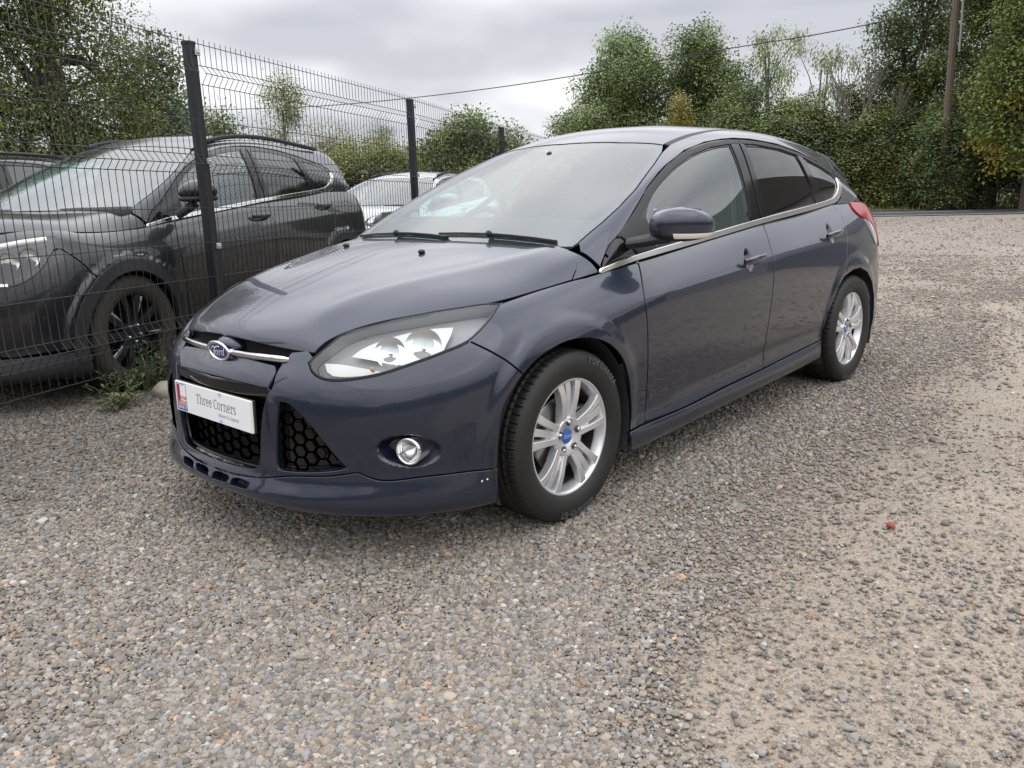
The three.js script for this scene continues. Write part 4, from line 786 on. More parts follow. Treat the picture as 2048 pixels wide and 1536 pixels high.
{
  // wheels with raised words on the tyres
  const kit = hatchWheelParts(), tyre = tyreGeometry(.316, .2115, .205, 66), words = merge([wordOnArc('YOKOHAMA', .272, .27, .0235, .0035, .0016, -.1018), wordOnArc('BluEarth-GT', .272, 2.75, .0235, .002, .0016, -.1018)]);
  const flip = g => { const h = g.clone(); h.rotateY(Math.PI); return h; };
  for (const [x, left, turn, spin] of [[0, true, 0, 0], [0, false, 0, .4], [-2.648, true, 0, .05], [-2.648, false, 0, 1]]) {
    const w = addWheel(car, kit, [x, .308, .797], left, spin, turn); const t = part(w, 'tyre', tyre, RUBBER); part(t, 'tyre_lettering', words, LETTER); t.rotation.z = spin;
  }
  // wheel housings, underbody, dark inner skin behind the gaps
  const liner = (cx, cy, r, m) => { const pos = [], idx = []; const n = 36; { const o = pos.length / 3; for (let i = 0; i <= n; i++) { const a = lerp(-.35, Math.PI + .35, i / n); for (const z of [.885, .60]) pos.push(cx + r * Math.cos(a), cy + r * Math.sin(a), m * z); } for (let i = 0; i < n; i++) idx.push(o + 2 * i, o + 2 * i + 1, o + 2 * i + 2, o + 2 * i + 1, o + 2 * i + 3, o + 2 * i + 2); const k = pos.length / 3; pos.push(cx, cy, m * .60); for (let i = 0; i < n; i++) idx.push(k, o + 2 * i + 1, o + 2 * i + 3); } const g = new THREE.BufferGeometry(); g.setAttribute('position', new THREE.Float32BufferAttribute(pos, 3)); g.setIndex(idx); g.computeVertexNormals(); return g; };
  for (const m of [-1, 1]) { part(car, 'wheel_housing', liner(.022, .30, .382, m), TRIM); part(car, 'wheel_housing', liner(-2.62, .30, .392, m), TRIM); }
  const bl = (x0, x1, y0, y1, z) => box(x1 - x0, y1 - y0, z, (x0 + x1) / 2, (y0 + y1) / 2, 0);
  part(car, 'underbody', merge([bl(-2.15, -.45, .19, .26, 1.66), bl(-3.3, -2.15, .22, .32, 1.1), bl(-.45, .62, .20, .28, 1.1), bl(-.42, -.38, .26, .85, 1.58), bl(-.3, .70, .28, .62, 1.05)]), DEEP);
  const skin = (P, o) => cut(B, P, { cell: .05, ...o });
  const rect = (a, b, c, d) => { const q = []; const c4 = [[a, c], [b, c], [b, d], [a, d]]; c4.forEach((p, i) => { const e = c4[(i + 1) % 4]; for (let k = 0; k < 6; k++) q.push([lerp(p[0], e[0], k / 6), lerp(p[1], e[1], k / 6)]); }); return q; };
  const uAt = w => B.find(WRAP, [w, .5], p => p[0] > -3.3)[0];
  part(car, 'inner_skin', merge([skin(rect(uAt(1.32), uAt(3.02), .05, .985), { lift: -.017 }), skin(rect(uAt(.66), uAt(1.33), .80, .96), { lift: -.03 }), skin(rect(uAt(3.0), .98, .80, .97), { lift: -.018 })]), DEEP);
}
{
  // cabin seen through the glass
  part(car, 'cabin_floor', merge([box(2.4, .04, 1.45, -1.6, .32, 0), box(.9, .5, 1.3, -2.85, .62, 0)]), TRIM);
  part(car, 'dashboard', merge([at(new RoundedBoxGeometry(.60, .12, 1.26, 3, .05), -.64, .885, 0), at(new RoundedBoxGeometry(.3, .45, 1.4, 3, .05), -.60, .66, 0), at(new RoundedBoxGeometry(.26, .06, .40, 2, .025), -.70, .955, .36)]), TRIM);
  const sw = group(car, 'steering_wheel'); sw.position.set(-.83, .90, .37); sw.rotation.set(0, Math.PI / 2, 0); sw.rotateX(-.38);
  part(sw, 'wheel_rim', new THREE.TorusGeometry(.185, .016, 10, 40), TRIM); part(sw, 'wheel_boss', merge([at(new THREE.CylinderGeometry(.07, .07, .05, 20).rotateX(Math.PI / 2), 0, 0, 0), box(.34, .03, .02), box(.03, .17, .02, 0, -.09, 0)]), TRIM);
  for (const z of [-.37, .37]) { const s = group(car, 'front_seat'); s.position.set(-1.38, .34, z); part(s, 'seat_cushion', box(.52, .18, .50, 0, .12, 0, .06), SEAT); const bk = part(s, 'seat_backrest', box(.16, .66, .50, 0, .33, 0, .07), SEAT); bk.position.set(-.26, .14, 0); bk.rotation.z = .30; const hr = part(s, 'headrest', box(.10, .19, .27, 0, 0, 0, .045), SEAT); hr.position.set(-.50, .885, 0); hr.rotation.z = .2; }
  const rs = group(car, 'rear_seat'); rs.position.set(-2.18, .36, 0); part(rs, 'seat_cushion', box(.5, .18, 1.26, 0, .12, 0, .06), SEAT); const rb = part(rs, 'seat_backrest', box(.14, .62, 1.26, 0, .31, 0, .06), SEAT); rb.position.set(-.28, .15, 0); rb.rotation.z = .34; for (const z of [-.4, .4]) part(rs, 'headrest', box(.09, .15, .26, -.52, .80, z, .04), SEAT);
  for (const m of [-1, 1]) part(car, 'seat_belt', sweep([V3(-1.66, 1.24, m * .60), V3(-1.63, .95, m * .655), V3(-1.60, .60, m * .68)], [[-.024, -.001], [.024, -.001], [.024, .001], [-.024, .001]], { up: V3(0, 0, 1) }), std(lin(.32, .33, .33), .8));
  part(car, 'headlining', cut(T, (() => { const q = [], c4 = [[.34, .70], [.86, .70], [.86, 1], [.34, 1]]; c4.forEach((p, i) => { const e = c4[(i + 1) % 4]; for (let k = 0; k < 6; k++) q.push([lerp(p[0], e[0], k / 6), lerp(p[1], e[1], k / 6)]); }); return q; })(), { cell: .06, lift: -.025 }), HEADLINER);
  const rm = group(car, 'rear_view_mirror'); rm.position.set(-1.0, 1.245, 0); part(rm, 'mirror_back', box(.035, .065, .22, 0, 0, 0, .015), TRIM); part(rm, 'mirror_stem', rod(V3(.0, .03, 0), V3(.03, .09, 0), .012), TRIM);
}
// ---------- the cars behind the fence: a tall five-door, in three colours ----------
function makeTallCar(paint) {
  const root = new THREE.Group();
  const warp = ([x, y, s]) => { const k = sstep(-.2, .7, x) * sstep(.40, .74, y), r = sstep(1.0, 1.3, y) * sstep(-2.4, -3.2, x); return [x * 1.02 + .03 * sstep(.3, .8, x) * (1 - sstep(.5, .8, y)) - .12 * r, (y < .9 ? y * 1.15 : 1.035 + (y - .9) * 1.05) + .13 * k + .06 * r, s * 1.025]; };
  const sf = n => { const q = new Surf(n.net.map(r => r.map(warp)), n.tallBend); q.flip = true; return q; };
  const b = sf(B), h = sf(H), t = sf(T);
  const fl = (p, cx, cy, r) => { const d = Math.hypot(p[0] - cx, p[1] - cy) - r; return (1 - sstep(.07, .10, d)) * .016 * sstep(-.02, .005, d); };
  b.bend = p => p[2] > .6 ? fl(p, .02, .36, .40) + fl(p, -2.68, .36, .40) + .008 * Math.exp(-Math.abs(p[1] - lerp(.90, .97, clamp(-p[0] / 2.5))) / .05) * sstep(-.1, -.5, p[0]) : 0;
  const two = (name, surf, P, o, m, parent = root) => { const g = cut(surf, P, { ...o, sides: 'left' }); return [part(parent, name, g, m), part(parent, name, mirrorZ(g), m)]; };
  const O = { cell: .03, rim: .012, round: .003 };
  const fine = P => { const q = []; P.forEach((a, i) => { const e = P[(i + 1) % P.length], n = Math.max(1, Math.ceil(Math.hypot(a[0] - e[0], a[1] - e[1]) / .03)); for (let k = 0; k < n; k++) q.push([lerp(a[0], e[0], k / n), lerp(a[1], e[1], k / n)]); }); return q; };
  part(root, 'bonnet', cut(h, fine(UV.bonnet).map(([u, v]) => [clamp(u, .006, .994), clamp(v, .006, 1)]), { cell: .03, rim: .014, round: .004 }), paint);
  for (const P of UV.pillar_foot) two('pillar_foot', h, P, O, paint);
  part(root, 'front_bumper', cut(b, UV.bumper, { cell: .025 }), paint);
  for (const [n, m] of [['front_wing', paint], ['front_door', paint], ['rear_door', paint], ['rear_quarter', paint], ['side_skirt', BLACKPLASTIC], ['roof_side', paint]]) for (const P of UV[n]) two(n, n === 'roof_side' ? t : b, P, O, m);
  part(root, 'roof', cut(t, UV.roof, { cell: .04, rim: .008, round: .003 }), paint);
  const ws = part(root, 'windscreen', cut(t, UV.screen, { cell: .05, lift: -.002 }), GLASS); part(ws, 'printed_edge', cut(t, keyhole(UV.screen, UV.inner), { cell: .05, lift: -.005 }), DEEP);
  part(root, 'rear_window', cut(t, [[.905, .64], [.96, .60], [.985, .6], [.985, 1], [.905, 1], [.905, .8]], { cell: .05, lift: -.004 }), DARKGLASS);
  part(root, 'tailgate', cut(b, [[.981, .02], [1, .02], [1, .97], [.981, .97]], { cell: .05 }), paint); part(root, 'rear_bumper', cut(b, fine([[.90, .02], [.981, .02], [.981, .195], [.90, .195]]), { cell: .04 }), BLACKPLASTIC);
  part(root, 'front_splitter', cut(b, fine([[0, .02], [.288, .02], [.288, .2], [.15, .24], [0, .2]]), { cell: .03, rim: .02 }), BLACKPLASTIC);
  // windows: frames with glass, bright waist strip, roof rail
  const [f0] = UV.window_frame ?? [];
  for (const [n, m] of [['front_side_window', SIDEGLASS], ['rear_side_window', DARKGLASS], ['quarter_window', DARKGLASS]]) for (const P of UV[n]) two(n, t, P, { cell: .05, lift: -.006 }, m);
  let K = UV.dlo; for (const q of UV.panes) K = keyhole(K, q);
  two('window_frame', t, K, { cell: .04, lift: -.003 }, GLOSSBLACK); for (const P of UV.pillar_cover) two('pillar_cover', t, P, { cell: .04, lift: .0015 }, GLOSSBLACK);
  for (const P of UV.waist_strip) two('waist_strip', t, P, { cell: .02, lift: .005, rim: .01, round: .004 }, CHROME);
  const rail = []; for (let i = 0; i <= 16; i++) { const x = lerp(-1.35, -2.95, i / 16), q = t.frame(...t.find(TOP, [x, .54], (p, u, v) => v > .5)); rail.push(V3(q.p[0], q.p[1] + .012 + .028 * Math.sin(Math.PI * clamp(i / 16 * 1.0, .03, .97)) ** .3, -q.p[2])); }
  const rg = sweep(rail, circle(1, 10).map(([a, c]) => [a * .016, c * .018]), { up: V3(0, 1, 0) }); for (const m of [0, 1]) part(root, 'roof_rail', m ? mirrorZ(rg) : rg, BLACKPLASTIC);
  two('lamp_surround', b, UV.head, { cell: .03, rim: .01, round: .003, lift: -.001 }, paint);
  // lamps
  const W = (w, y) => b.find(p => [p[2] - p[0], p[1]], [w, y], p => p[0] > -.3), lampO = outline([[-.34, .90], [-.10, .935], [.16, .965], [.38, .975]], [[.35, .90], [.24, .80], [.08, .735], [-.12, .735]], [[-.28, .80], [-.34, .90]]).map(p => W(...p));
  const onb = (w, y, l) => { const f = b.frame(...W(w, y)); return V3(f.p[0] + f.n[0] * l, f.p[1] + f.n[1] * l, -(f.p[2] + f.n[2] * l)); };
  const cover = cut(b, lampO, { cell: .02, lift: .004, sides: 'left' }), edge = cut(b, lampO, { onlyRim: true, rim: .05, lift: .004, round: .004, sides: 'left' }), back = cut(b, lampO, { cell: .03, lift: .0015, sides: 'left' });
  const bowls = [[-.12, .845], [.05, .855], [.19, .872]].map(([w, y]) => { const o = onb(w, y, .002), g = latheZ([[.052, .012], [.046, .006], [.03, .003], [.012, .003], [.0001, .004]], 24); g.applyQuaternion(new THREE.Quaternion().setFromUnitVectors(V3(0, 0, -1), V3(.8, .1, -.6).normalize())); g.translate(o.x, o.y, o.z); return g; });
  const drl = sweep([[-.28, .895], [-.10, .922], [.15, .950], [.32, .960]].map(q => onb(...q, .003)), circle(.016, 8), { up: V3(0, 1, 0) }), drl2 = sweep([[-.30, .84], [-.22, .78], [-.12, .735], [.02, .730]].map(q => onb(...q, .006)), circle(.014, 8), { up: V3(0, 1, 0) });
  for (const m of [0, 1]) { const f = g => m ? mirrorZ(g) : g, l = new THREE.Group(); l.name = 'headlamp'; root.add(l); part(l, 'lens', f(cover), LENS); part(l, 'housing', f(merge([edge, back])), std(lin(.05, .05, .055), .3, { metalness: .4 })); bowls.forEach(g => part(l, 'reflector', f(g), BRUSHED)); part(l, 'light_strip', f(drl), std(lin(.8, .8, .8), .2)); part(root, 'chrome_blade', f(drl2), BRUSHED); }
  part(root, 'grille', merge([box(.08, .34, 1.0, .80, .62, 0), box(.06, .2, 1.3, .70, .38, 0)]), GLOSSBLACK);
  // mirrors and handles
  const mg = new THREE.SphereGeometry(1, 24, 14); mg.scale(.085, .075, .13); { const a = mg.attributes.position; for (let i = 0; i < a.count; i++) { const y = a.getY(i); if (y < -.03) a.setY(i, -.03 + (y + .03) * .4); const x = a.getX(i); if (x < 0) a.setX(i, x * .45); } mg.computeVertexNormals(); }
  const msh = at(mg.clone().rotateY(.35), -.60, 1.20, -1.0), cap = at(mg.clone().scale(.98, .5, .98).rotateY(.35), -.60, 1.155, -1.0), arm = sweep([V3(-.55, 1.05, -.86), V3(-.57, 1.09, -.93), V3(-.60, 1.13, -.98)], circle(.03, 10), { up: V3(1, 0, 0) });
  for (const m of [0, 1]) { const f = g => m ? mirrorZ(g) : g, l = new THREE.Group(); l.name = 'door_mirror'; root.add(l); part(l, 'mirror_shell', f(msh), paint); part(l, 'mirror_base', f(merge([cap, arm])), BLACKPLASTIC); }
  for (const [w, y] of [[2.33, 1.005], [3.33, 1.05]]) { const pts = []; for (let i = 0; i <= 12; i++) { const q = b.frame(...b.find(p => [p[2] - p[0], p[1]], [w - .11 + .22 * i / 12, y], p => p[0] > -3.2)), l = .006 + .03 * Math.sin(Math.PI * clamp(i / 12, .03, .97)) ** .4; pts.push(V3(q.p[0], q.p[1], -(q.p[2] + l))); } const g = sweep(pts, circle(1, 12).map(([a, c]) => [a * .011, c * .017]), { up: V3(0, 1, 0) }); part(root, 'door_handle', g, paint); part(root, 'door_handle', mirrorZ(g), paint); }
  // wheels
  const face = new Polar(.245, r => .072 + .014 * sstep(.05, .2, r)), blades = [], bright = [];
  for (let k = 0; k < 5; k++) { const ax = .3 + k * 2 * Math.PI / 5; for (const m of [1, -1]) blades.push(cut(face, polar([[.2, .0], [.2, .17], [.55, .22], [.965, .36], [.965, .18], [.55, .05]].map(p => [p[0], p[1] * m]), ax), { cell: .02, rim: .03, round: .003, sides: 'left' })); bright.push(cut(face, polar([[.45, .20], [.95, .38], [.95, .47], [.45, .22]], ax), { cell: .02, rim: .02, lift: -.006, round: .002, sides: 'left' })); }
  const dark = std(lin(.02, .02, .022), .25, { metalness: .5 });
  const kit = [['rim', merge([...blades, latheZ([[.0001, .074], [.03, .075], [.052, .072], [.056, .06]], 28), latheZ([[.205, .0], [.225, .07], [.236, .082], [.244, .082], [.246, .07], [.23, .04], [.215, -.05]], 64)]), dark], ['rim_face', merge(bright), BRUSHED], ['wheel_barrel', latheZ([[.0001, -.02], [.20, -.02], [.21, .05], [.21, -.09]], 40), DEEP], ...[0, 1, 2, 3, 4].map(k => ['wheel_nut', at(latheZ([[.0001, .088], [.008, .086], [.009, .07]], 8), .054 * Math.cos(.9 + k * 1.2566), .054 * Math.sin(.9 + k * 1.2566), 0), CHROME])];
  const ty = tyreGeometry(.362, .240, .235, 60), tm = std(lin(.035, .028, .022), .85);
  for (const [x, left] of [[.0, true], [.0, false], [-2.70, true], [-2.70, false]]) { const w = addWheel(root, kit, [x, .358, .80], left, 0, 0); part(w, 'tyre', ty, tm); }
  const liner = (cx, m) => { const pos = [], idx = [], n = 28; { const o = pos.length / 3; for (let i = 0; i <= n; i++) { const a = lerp(-.35, Math.PI + .35, i / n); for (const z of [.895, .58]) pos.push(cx + .43 * Math.cos(a), .36 + .43 * Math.sin(a), m * z); } for (let i = 0; i < n; i++) idx.push(o + 2 * i, o + 2 * i + 1, o + 2 * i + 2, o + 2 * i + 1, o + 2 * i + 3, o + 2 * i + 2); const k = pos.length / 3; pos.push(cx, .36, m * .58); for (let i = 0; i < n; i++) idx.push(k, o + 2 * i + 1, o + 2 * i + 3); } const g = new THREE.BufferGeometry(); g.setAttribute('position', new THREE.Float32BufferAttribute(pos, 3)); g.setIndex(idx); g.computeVertexNormals(); return g; };
  for (const m of [-1, 1]) { part(root, 'wheel_housing', liner(.02, m), DEEP); part(root, 'wheel_housing', liner(-2.68, m), DEEP); }
  // black cladding round the arches
  for (const [cx, a0, a1] of [[.02, -.2, 3.25], [-2.68, -.1, 3.35]]) { const pts = [], nn = []; for (let i = 0; i <= 30; i++) { const a = lerp(a0, a1, i / 30), q = b.frame(...b.find(SIDE, [cx + .425 * Math.cos(a), .355 + .425 * Math.sin(a)], p => p[2] > .7)); pts.push(V3(q.p[0], q.p[1], -(q.p[2] + .002))); nn.push(V3(q.n[0], q.n[1], -q.n[2])); } const g = sweep(pts, [[-.042, -.012], [.042, -.012], [.036, .006], [-.036, .006]], { up: nn }); for (const m of [0, 1]) part(root, 'arch_cladding', m ? mirrorZ(g) : g, BLACKPLASTIC); }
  const bl = (x0, x1, y0, y1, z) => box(x1 - x0, y1 - y0, z, (x0 + x1) / 2, (y0 + y1) / 2, 0);
  part(root, 'underbody', merge([bl(-2.2, -.45, .24, .32, 1.66), bl(-3.35, -2.2, .28, .40, 1.1), bl(-.45, .62, .24, .34, 1.1), bl(-.42, -.38, .3, 1.0, 1.6), bl(-.3, .70, .34, .80, 1.08)]), DEEP);
  part(root, 'cabin', merge([box(2.4, .04, 1.45, -1.6, .45, 0), at(new RoundedBoxGeometry(.62, .12, 1.42, 3, .05), -.52, 1.06, 0), ...[-.37, .37].map(z => box(.14, .85, .5, -1.55, .95, z, .06)), box(.14, .8, 1.26, -2.5, .95, 0, .06), box(.9, .5, 1.3, -2.9, .75, 0)]), TRIM);
  return root;
}
const PAINT_PALE = phy(lin(.42, .44, .46), .4, { metalness: .2, clearcoat: 1, clearcoatRoughness: .04 });
const suvAt = (o, name, label, x, z, turn) => { o.name = numbered(name); o.position.set(x, 0, z); o.rotation.y = turn; tag(o, label, 'car'); scene.add(o); return o; };
const suv = suvAt(makeTallCar(PAINT_SUV), 'parked_suv', 'black tall car with dark wheels parked close behind the wire fence', .424, 3.31, .437);
const recolour = (o, from, to) => o.traverse(m => { if (m.isMesh && m.material === from) m.material = to; });
const suv2 = suvAt(suv.clone(), 'parked_suv', 'pale silver car behind the fence, beyond the tail of the black tall car', -4.75, 6.35, .42); recolour(suv2, PAINT_SUV, PAINT_PALE); suv2.scale.set(1, .85, 1);
const suv3 = suvAt(suv.clone(), 'parked_suv', 'dark car at the left edge, only its roof showing past the black tall car', 1.2, 6.6, .40);
// ---------- ground, road, fence ----------
const nz = new ImprovedNoise(), fbm = (x, y, z = 0, o = 4) => { let a = 0, w = .5; for (let i = 0; i < o; i++) { a += w * nz.noise(x, y, z); x *= 2.03; y *= 2.03; z *= 2.03; w *= .5; } return a; };
const eye = camera.position, ahead = V3(-.738, 0, .675).normalize();
// fence line: posts from the right front corner of the yard backwards
const FP = [[2.70, 1.10], [-.527, 2.532], [-3.485, 3.843], [-6.036, 4.974], [-8.8, 6.20], [-11.6, 7.44]], FT = [2.18, 2.097, 2.011, 1.888, 1.80, 1.72];
const FN = V3(-.405, 0, -.914); // towards the yard
const fenceDist = (x, z) => (x + .527) * .405 + (z - 2.532) * .914; // positive behind the fence
// how dense the loose gravel lies: 1 full cover, 0 bare packed dirt
function cover(x, z) {
  // packed, sandy lane on the right, running back beside the car
  const zb = -1.34 - (x > 0 ? .06 * x + .42 * x * x : 0), wob = .22 * fbm(x * .7, z * .7, 1) + .10 * fbm(x * 2.2, z * 2.2, 4);
  const lane = sstep(-.38, .34, zb - z + 1.3 * wob) , far = sstep(-2.6, -5.5, x + 2 * wob) , beside = sstep(-.9, -1.5, z + wob) * sstep(.3, -.8, x);
  let c = 1 - .965 * lane; c *= 1 - .68 * beside * (1 - lane); c *= 1 - .80 * far;
  c += (.85 * fbm(x * .9 + 7, z * .9, 3, 3) + .28 * fbm(x * 3, z * 3, 8, 2)) * (1 - .62 * lane);
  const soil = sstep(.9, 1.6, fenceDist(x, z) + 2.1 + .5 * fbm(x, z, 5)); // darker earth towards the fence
  return [clamp(c), lane, soil];
}
{
  const n = 1024, d = new Uint8Array(n * n * 4), hgt = new Float32Array(n * n), col = new Float32Array(n * n * 3), r = rng(11);
  for (let i = 0; i < n * n; i++) { hgt[i] = .1; const q = .62 + .16 * r(); col[3 * i] = q; col[3 * i + 1] = q * .97; col[3 * i + 2] = q * .93; }
  const stone = (cx, cy, a, b, t, c, h) => { const R = Math.ceil(a); for (let y = -R; y <= R; y++) for (let x = -R; x <= R; x++) { const X = (x * Math.cos(t) + y * Math.sin(t)) / a, Y = (-x * Math.sin(t) + y * Math.cos(t)) / b, q = Math.pow(Math.abs(X), 2.5) + Math.pow(Math.abs(Y), 2.5); if (q > 1) continue; const k = ((Math.round(cy) + y + n) % n) * n + (Math.round(cx) + x + n) % n, z = h * (.5 + .5 * Math.sqrt(1 - q)); if (z > hgt[k]) { hgt[k] = z; for (let j = 0; j < 3; j++) col[3 * k + j] = c[j]; } } };
  for (let i = 0; i < 26000; i++) { const s = 1.5 + 5 * Math.pow(r(), 3), g = .40 + .5 * r(), w = r(), c = w < .05 ? [g * 1.25, g * .95, g * .7] : w < .3 ? [g * .95, g * .98, g] : [g * 1.03, g, g * .95]; stone(r() * n, r() * n, s, s * (.55 + .4 * r()), r() * 3.14, c, .25 + .75 * r()); }
  const cd = new Uint8Array(n * n * 4); for (let i = 0; i < n * n; i++) { for (let j = 0; j < 3; j++) { cd[4 * i + j] = clamp(Math.pow(col[3 * i + j], 1 / 2.2)) * 255; d[4 * i + j] = clamp(hgt[i]) * 255; } cd[4 * i + 3] = d[4 * i + 3] = 255; }
  const mk = (a, srgb) => { const t = new THREE.DataTexture(a, n, n); t.wrapS = t.wrapT = THREE.RepeatWrapping; t.magFilter = THREE.LinearFilter; t.minFilter = THREE.LinearMipmapLinearFilter; t.generateMipmaps = true; if (srgb) t.colorSpace = THREE.SRGBColorSpace; t.needsUpdate = true; return t; };
  const gm = new THREE.MeshStandardMaterial({ map: mk(cd, true), bumpMap: mk(d), bumpScale: .006, roughness: .95, vertexColors: true });
  // one sheet: fine near the camera, coarse to the horizon; tints for packed sand, grey gravel, dark earth, field
  const line = (near, far, fine, lim) => { const o = []; let x = 0, s = fine; while (x < far) { o.push(x); if (x > near) s *= 1.22; x += s; } o.push(far); return o; };
  const half = line(7, 420, .12), xs = [...half.slice(1).reverse().map(x => -x), ...half].map(x => x - 1), zs = [...half.slice(1).reverse().map(x => -x), ...half].map(x => x - .5);
  const pos = [], uv = [], cl = [], idx = [];
  for (const z of zs) for (const x of xs) {
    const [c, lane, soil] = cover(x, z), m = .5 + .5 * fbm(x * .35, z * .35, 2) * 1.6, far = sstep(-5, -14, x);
    const near = Math.hypot(x + 1, z) < 40;
    pos.push(x, near ? .012 * fbm(x * .8, z * .8, 0, 3) - .004 - .006 : -.01, z); uv.push(x / 1.4, -z / 1.4);
    const sand = [.50, .435, .365], grey = [.30, .255, .21], earth = [.16, .128, .098], pale = [.47, .42, .375];
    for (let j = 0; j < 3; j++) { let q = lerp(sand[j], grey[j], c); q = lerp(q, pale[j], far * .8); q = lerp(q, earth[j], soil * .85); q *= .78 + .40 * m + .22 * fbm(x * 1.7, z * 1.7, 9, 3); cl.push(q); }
  }
  const nx = xs.length; for (let j = 0; j + 1 < zs.length; j++) for (let i = 0; i + 1 < nx; i++) { const a = j * nx + i; idx.push(a, a + nx, a + 1, a + 1, a + nx, a + nx + 1); }
  const g = new THREE.BufferGeometry(); g.setAttribute('position', new THREE.Float32BufferAttribute(pos, 3)); g.setAttribute('uv', new THREE.Float32BufferAttribute(uv, 2)); g.setAttribute('color', new THREE.Float32BufferAttribute(cl, 3)); g.setIndex(idx); g.computeVertexNormals();
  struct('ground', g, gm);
  // loose stones: instanced pebbles, thick near the camera, thinning with distance and over the packed lane
  const peb = (seed, sharp) => { const q = mergeVertices(new THREE.IcosahedronGeometry(1, 1).deleteAttribute('normal').deleteAttribute('uv')), p = q.attributes.position, s = rng(seed), o = [s() * 9, s() * 9, s() * 9]; for (let i = 0; i < p.count; i++) { const v = V3().fromBufferAttribute(p, i), k = 1 + sharp * nz.noise(v.x * 1.1 + o[0], v.y * 1.1 + o[1], v.z * 1.1 + o[2]); p.setXYZ(i, v.x * k, v.y * k * .62, v.z * k * .8); } q.computeVertexNormals(); q.setAttribute('uv', new THREE.Float32BufferAttribute(new Float32Array(p.count * 2), 2)); return sharp > .8 ? q.toNonIndexed().clone() : q; };
  const kinds = [peb(1, .5), peb(2, .6), peb(3, .85), peb(4, .95), peb(5, .65)]; kinds.forEach(k => k.computeVertexNormals());
  const lists = kinds.map(() => []), R = rng(77), base = Math.atan2(ahead.z, ahead.x);
  const hue = () => { const w = R(), g = .105 + .145 * R() + .14 * R() * R(); return w < .007 ? [g * 1.8, g * 1.15, g * .7] : w < .012 ? [g * 1.5, g * 1.1, g * .95] : w < .045 ? (k => [.45 * k, .43 * k, .39 * k])(.7 + .4 * R()) : w < .24 ? [g * 1.02, g * .995, g * .96] : w < .6 ? [g * 1.10, g, g * .89] : [g * 1.20, g, g * .79]; };
  for (let k = 0; k < 1180000; k++) {
    const rr = 1.2 + 12.5 * Math.pow(R(), 1.5), a = base + (R() - .5) * 1.46, x = eye.x + rr * Math.cos(a), z = eye.z + rr * Math.sin(a);
    const [c, lane, soil] = cover(x, z);
    if (R() > Math.pow(c, 1.15) * .90 + .045 * (R() < .6 ? 1 : .4)) continue;
    let s = (.0020 + .0029 * R() + .0075 * Math.pow(R(), 7)) * (1 + .045 * rr) * lerp(1, .95, lane); if (R() < .004) s *= 1.7;
    lists[Math.floor(R() * 5)].push([x, z, s, hue(), soil]);
  }
  for (let k = 0; k < 46000; k++) { // the far end of the yard
    const x = -3 - 19 * R(), z = lerp(-6, 9, R()), [c] = cover(x, z); if (x * .54 - z * .842 * -1 > 99 || (x + 22.3) * .842 - (z - 3.97) * .54 < .2) continue;
    if (R() < .35 + .5 * c) lists[Math.floor(R() * 5)].push([x, z, .006 + .012 * R() * R() + .012 * Math.pow(R(), 6), hue(), 0]);
  }
  const mat = std(0xffffff, .85), M = new THREE.Matrix4(), Q = new THREE.Quaternion(), E = new THREE.Euler(), C = new THREE.Color();

  lists.forEach((l, i) => {
    const im = new THREE.InstancedMesh(kinds[i], mat, l.length); im.name = numbered('gravel'); im.userData.kind = 'stuff'; tag(im, 'loose grey and brown gravel covering the yard', 'gravel', 'loose gravel of the yard');
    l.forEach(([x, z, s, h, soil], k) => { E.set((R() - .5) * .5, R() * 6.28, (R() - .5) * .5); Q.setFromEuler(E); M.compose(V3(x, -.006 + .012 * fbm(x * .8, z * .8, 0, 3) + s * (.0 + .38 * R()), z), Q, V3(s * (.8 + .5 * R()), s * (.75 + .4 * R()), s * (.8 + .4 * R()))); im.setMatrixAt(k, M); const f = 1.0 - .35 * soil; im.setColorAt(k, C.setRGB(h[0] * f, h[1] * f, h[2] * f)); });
    im.castShadow = im.receiveShadow = true; scene.add(im);
  });
}
